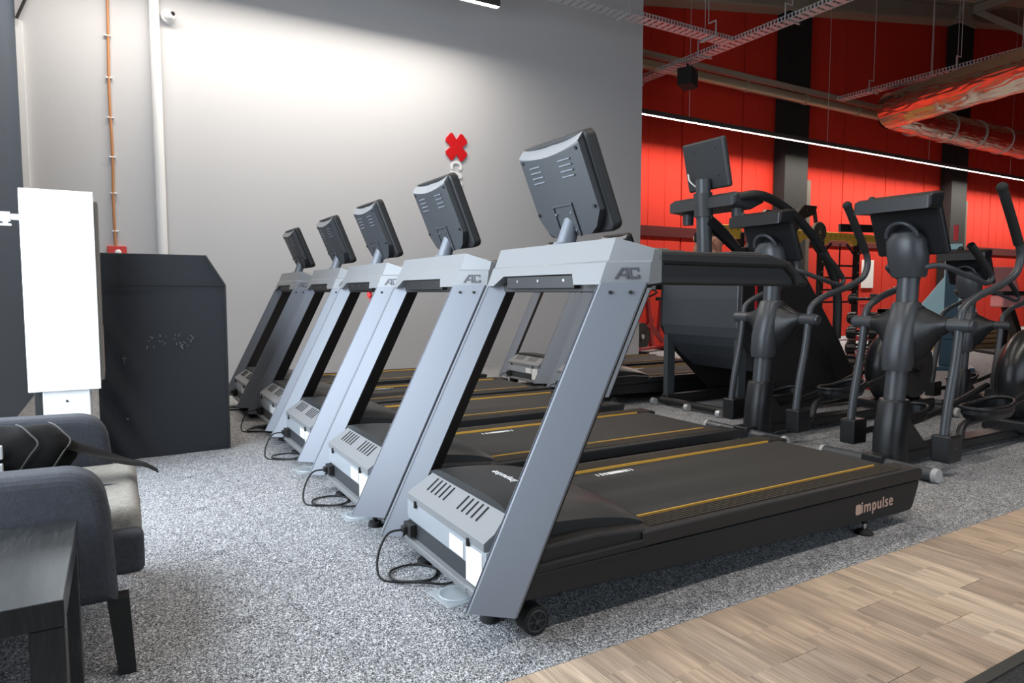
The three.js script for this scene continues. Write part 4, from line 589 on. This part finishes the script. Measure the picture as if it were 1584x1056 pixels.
{
  const t = thing('exercise_bench', 'black exercise bench with pale pink pads at the right edge', 'bench', [12.4, 0, -5.35], 0.9);
  const pk = std(new THREE.Color(0.62, 0.26, 0.27), 0.6);
  part('back_pad', rb(0.10, 0.5, 0.34, 0.03, 0, 0, 0, 3).rotateZ(-0.5).translate(0.12, 1.18, 0), pk, t); part('seat_pad', rb(0.36, 0.2, 0.34, 0.03, 0, 0.86, 0, 3), pk, t);
  part('frame', [bar([-0.3, 0, 0.1], [0.0, 0.78, 0], 0.1, 0.14), bar([0.3, 0, 0.1], [0.0, 0.78, 0], 0.1, 0.14), rbx(-0.25, 0.25, 0.96, 1.02, -0.2, 0.2, 0.01), bar([0, 0.7, 0], [0.05, 1.1, 0], 0.06, 0.06), rbx(-0.4, 0.4, 0, 0.05, -0.25, 0.25, 0.01)], M.blackPaint, t);
}
{
  const t = thing('floor_bench', 'low tan wooden platform stack on the far floor at the right', 'platform', [13.4, 0, -6.6]);
  const tan = std(new THREE.Color(0.42, 0.30, 0.16), 0.6); for (let i = 0; i < 4; i++) part('board', rbx(-1.3 + i * 0.1, 1.3, i * 0.09, i * 0.09 + 0.075, -0.5, 0.5, 0.01), tan, t);
  part('rack_frame', [rbx(-1.5, -1.42, 0, 0.7, -0.6, -0.5, 0.01), rbx(1.4, 1.48, 0, 0.7, -0.6, -0.5, 0.01), rbx(-1.5, 1.48, 0.62, 0.7, -0.6, -0.5, 0.01)], M.blackPaint, t);
}
{
  const t = thing('spin_bike', 'dark spin bike half hidden behind the end of the grey wall', 'exercise bike', [7.75, 0, -8.6], 0.3);
  const wh = part('flywheel', cyl([-0.3, 0.27, -0.03], [-0.3, 0.27, 0.03], 0.23, 0.23, 36), M.rubber, t); part('hub', cyl([-0.3, 0.27, -0.045], [-0.3, 0.27, 0.045], 0.04, 0.04, 16), M.galv, wh);
  part('frame', [bar([-0.3, 0.3, 0], [0.05, 0.55, 0], 0.06, 0.08), bar([0.05, 0.1, 0], [-0.12, 0.9, 0], 0.05, 0.08), bar([0.0, 0.45, 0], [0.4, 0.15, 0], 0.05, 0.07), bar([0.25, 0.3, 0], [0.33, 0.85, 0], 0.05, 0.05), rbx(-0.55, 0.55, 0.04, 0.09, -0.04, 0.04, 0.01)], std(new THREE.Color(0.35, 0.012, 0.012), 0.4), t);
  part('seat', loft([0, 1, 2, 3].map(i => { const x = 0.18 + i * 0.1, w = [0.02, 0.05, 0.11, 0.1][i]; return [[x, 0.86, -w], [x, 0.92, -w * 0.8], [x, 0.92, w * 0.8], [x, 0.86, w]]; }), 0.5), M.rubber, t);
  part('handlebar', tube([[-0.3, 1.05, -0.2], [-0.16, 1.0, -0.2], [-0.12, 0.93, 0], [-0.16, 1.0, 0.2], [-0.3, 1.05, 0.2]], 0.016, 40, 8), M.rubber, t);
  for (const x of [-0.5, 0.5]) part('stabilizer', rbx(x - 0.04, x + 0.04, 0, 0.05, -0.26, 0.26, 0.01), M.blackPaint, t);
}
solo('wall_notice', 'small white framed notice on the red wall right of the rig', 'notice', [rbx(15.0, 15.45, 1.1, 1.75, RZ + 0.006, RZ + 0.03, 0.005)], M.white);

// ------------------------------------------------------------------ person in the distance, filming or photographing
function sdfBody(bones, lo, hi, cell, k) { // tapered capsules joined with a smooth minimum
  const n = Math.ceil(Math.max(hi[0] - lo[0], hi[1] - lo[1], hi[2] - lo[2]) / cell) + 2, size = n * cell, mc = new MarchingCubes(n, new THREE.MeshBasicMaterial(), false, false, 60000), half = n / 2;
  const c = [0, 1, 2].map(i => (lo[i] + hi[i]) / 2);
  for (let z = 0; z < n; z++) for (let y = 0; y < n; y++) for (let x = 0; x < n; x++) {
    const p = [c[0] + (x - half) * cell, c[1] + (y - half) * cell, c[2] + (z - half) * cell]; let d = 10;
    for (const [a, b, ra, rb_, sz = 1] of bones) { const ab = [b[0] - a[0], b[1] - a[1], b[2] - a[2]], ap = [p[0] - a[0], p[1] - a[1], p[2] - a[2]], L = ab[0] ** 2 + ab[1] ** 2 + ab[2] ** 2 || 1e-9, t = Math.max(0, Math.min(1, (ap[0] * ab[0] + ap[1] * ab[1] + ap[2] * ab[2]) / L));
      const e = Math.hypot(ap[0] - ab[0] * t, ap[1] - ab[1] * t, (ap[2] - ab[2] * t) / sz) - (ra + (rb_ - ra) * t), h = Math.max(k - Math.abs(d - e), 0) / k; d = Math.min(d, e) - h * h * k * 0.25; }
    mc.field[x + y * n + z * n * n] = -d; }
  mc.isolation = 0; mc.update();
  const g = new THREE.BufferGeometry(), N = mc.count; g.setAttribute('position', new THREE.BufferAttribute(mc.positionArray.slice(0, N * 3), 3)); g.setAttribute('normal', new THREE.BufferAttribute(mc.normalArray.slice(0, N * 3), 3));
  g.scale(half * cell, half * cell, half * cell); g.translate(...c); return g;
}
{
  const skin = std(new THREE.Color(0.50, 0.25, 0.17), 0.55), t = thing('person', 'distant person in dark clothes raising a black device, behind the stair climber', 'person', [7.44, 0, -6.88], 0.05); t.scale.setScalar(1.03);
  // faces -x, both arms raised to hold the device before the face
  const B = [];
  for (const s of [-1, 1]) {
    B.push([[0, 0.92, s * 0.09], [-0.01, 0.50, s * 0.1], 0.085, 0.055], [[-0.01, 0.50, s * 0.1], [0.03, 0.09, s * 0.1], 0.055, 0.04], [[0.04, 0.05, s * 0.1], [-0.14, 0.035, s * 0.11], 0.042, 0.034],
      [[0, 1.42, s * 0.17], [-0.17, 1.31, s * 0.27], 0.055, 0.042], [[-0.17, 1.31, s * 0.27], [-0.29, 1.57, s * 0.12], 0.042, 0.03], [[-0.29, 1.57, s * 0.12], [-0.32, 1.66, s * 0.08], 0.034, 0.03]);
    for (let f = 0; f < 4; f++) B.push([[-0.325, 1.66 + 0.018 * f, s * 0.082], [-0.39, 1.67 + 0.018 * f, s * 0.072], 0.010, 0.009]); B.push([[-0.31, 1.65, s * 0.07], [-0.335, 1.648, s * 0.04], 0.011, 0.009]); }
  B.push([[0, 0.95, -0.06], [0, 0.95, 0.06], 0.125, 0.125], [[0, 1.0, 0], [0, 1.25, 0], 0.125, 0.13, 1.25], [[0, 1.25, 0], [0.01, 1.38, 0], 0.12, 0.10, 1.5], [[0, 1.40, -0.13], [0, 1.40, 0.13], 0.06, 0.06], [[0.01, 1.42, 0], [0, 1.54, 0], 0.055, 0.052]);
  const body = part('body', sdfBody(B, [-0.45, -0.02, -0.36], [0.2, 1.76, 0.36], 0.016, 0.04), skin, t);
  const shirt = B.filter(b => b[0][1] > 0.93 && !(b[2] < 0.04) && !(b[1][1] > 1.5)).map(b => [b[0], b[1], b[2] + 0.014, b[3] + 0.012, b[4]]).concat();
  const sh = part('shirt', sdfBody(shirt.filter(b => b[0][0] > -0.2 && b[1][0] > -0.2), [-0.36, 0.8, -0.36], [0.2, 1.56, 0.36], 0.018, 0.04), std(new THREE.Color(0.05, 0.04, 0.04), 0.9), body);
  part('trousers', sdfBody(B.filter(b => b[0][1] < 0.96 && b[0][1] > 0.1).map(b => [b[0], b[1], b[2] + 0.014, b[3] + 0.016, b[4]]), [-0.2, 0.0, -0.3], [0.2, 1.1, 0.3], 0.018, 0.03), std(new THREE.Color(0.02, 0.02, 0.025), 0.9), body);
  part('shoes', [-1, 1].map(s => rb(0.27, 0.09, 0.095, 0.04, -0.06, 0.045, s * 0.105, 3)), M.rubber, body);
  const H = [[[0, 1.70, 0], [0.01, 1.72, 0], 0.092, 0.092], [[-0.02, 1.62, 0], [-0.03, 1.68, 0], 0.058, 0.07], [[-0.055, 1.60, 0], [-0.05, 1.605, 0], 0.032, 0.035], [[-0.10, 1.685, 0], [-0.118, 1.655, 0], 0.011, 0.016], [[-0.085, 1.70, 0.036], [-0.09, 1.70, 0.02], 0.016, 0.014], [[-0.085, 1.70, -0.036], [-0.09, 1.70, -0.02], 0.016, 0.014], [[0.01, 1.69, 0.088], [0.02, 1.66, 0.09], 0.016, 0.012, 0.6], [[0.01, 1.69, -0.088], [0.02, 1.66, -0.09], 0.016, 0.012, 0.6], [[-0.09, 1.622, -0.02], [-0.09, 1.622, 0.02], 0.012, 0.012], [[0.01, 1.66, 0], [0.0, 1.52, 0], 0.055, 0.055]];
  const hd = part('head', sdfBody(H, [-0.15, 1.5, -0.12], [0.13, 1.83, 0.12], 0.007, 0.02), skin, body);
  part('hair', sdfBody([[[0.015, 1.725, 0], [0.035, 1.70, 0], 0.096, 0.088], [[-0.04, 1.765, -0.02], [-0.04, 1.765, 0.02], 0.045, 0.045]], [-0.12, 1.58, -0.12], [0.16, 1.85, 0.12], 0.009, 0.02), std(new THREE.Color(0.03, 0.018, 0.012), 0.8), body);
  part('eyes', [-1, 1].map(s => new THREE.SphereGeometry(0.010, 10, 8).translate(-0.094, 1.69, s * 0.034)), M.rubber, body); part('mouth', [rb(0.008, 0.008, 0.045, 0.003, -0.101, 1.622, 0)], std(new THREE.Color(0.35, 0.1, 0.08), 0.6), body);
  const c = solo('handheld_camera', 'small black device held up by the distant person', 'camera', [rb(0.05, 0.13, 0.12, 0.01, 0, 0.06, 0, 2), cyl([-0.05, 0.075, 0], [0, 0.075, 0], 0.03, 0.03, 16)], M.blackPaint, [0, 0, 0]);
  const a = 0.05, lx = -0.40, ly = 1.705; c.position.set(7.44 + lx * Math.cos(a), ly, -6.88 - lx * Math.sin(a)); c.rotation.y = a;
}
renderer.render(scene, camera);
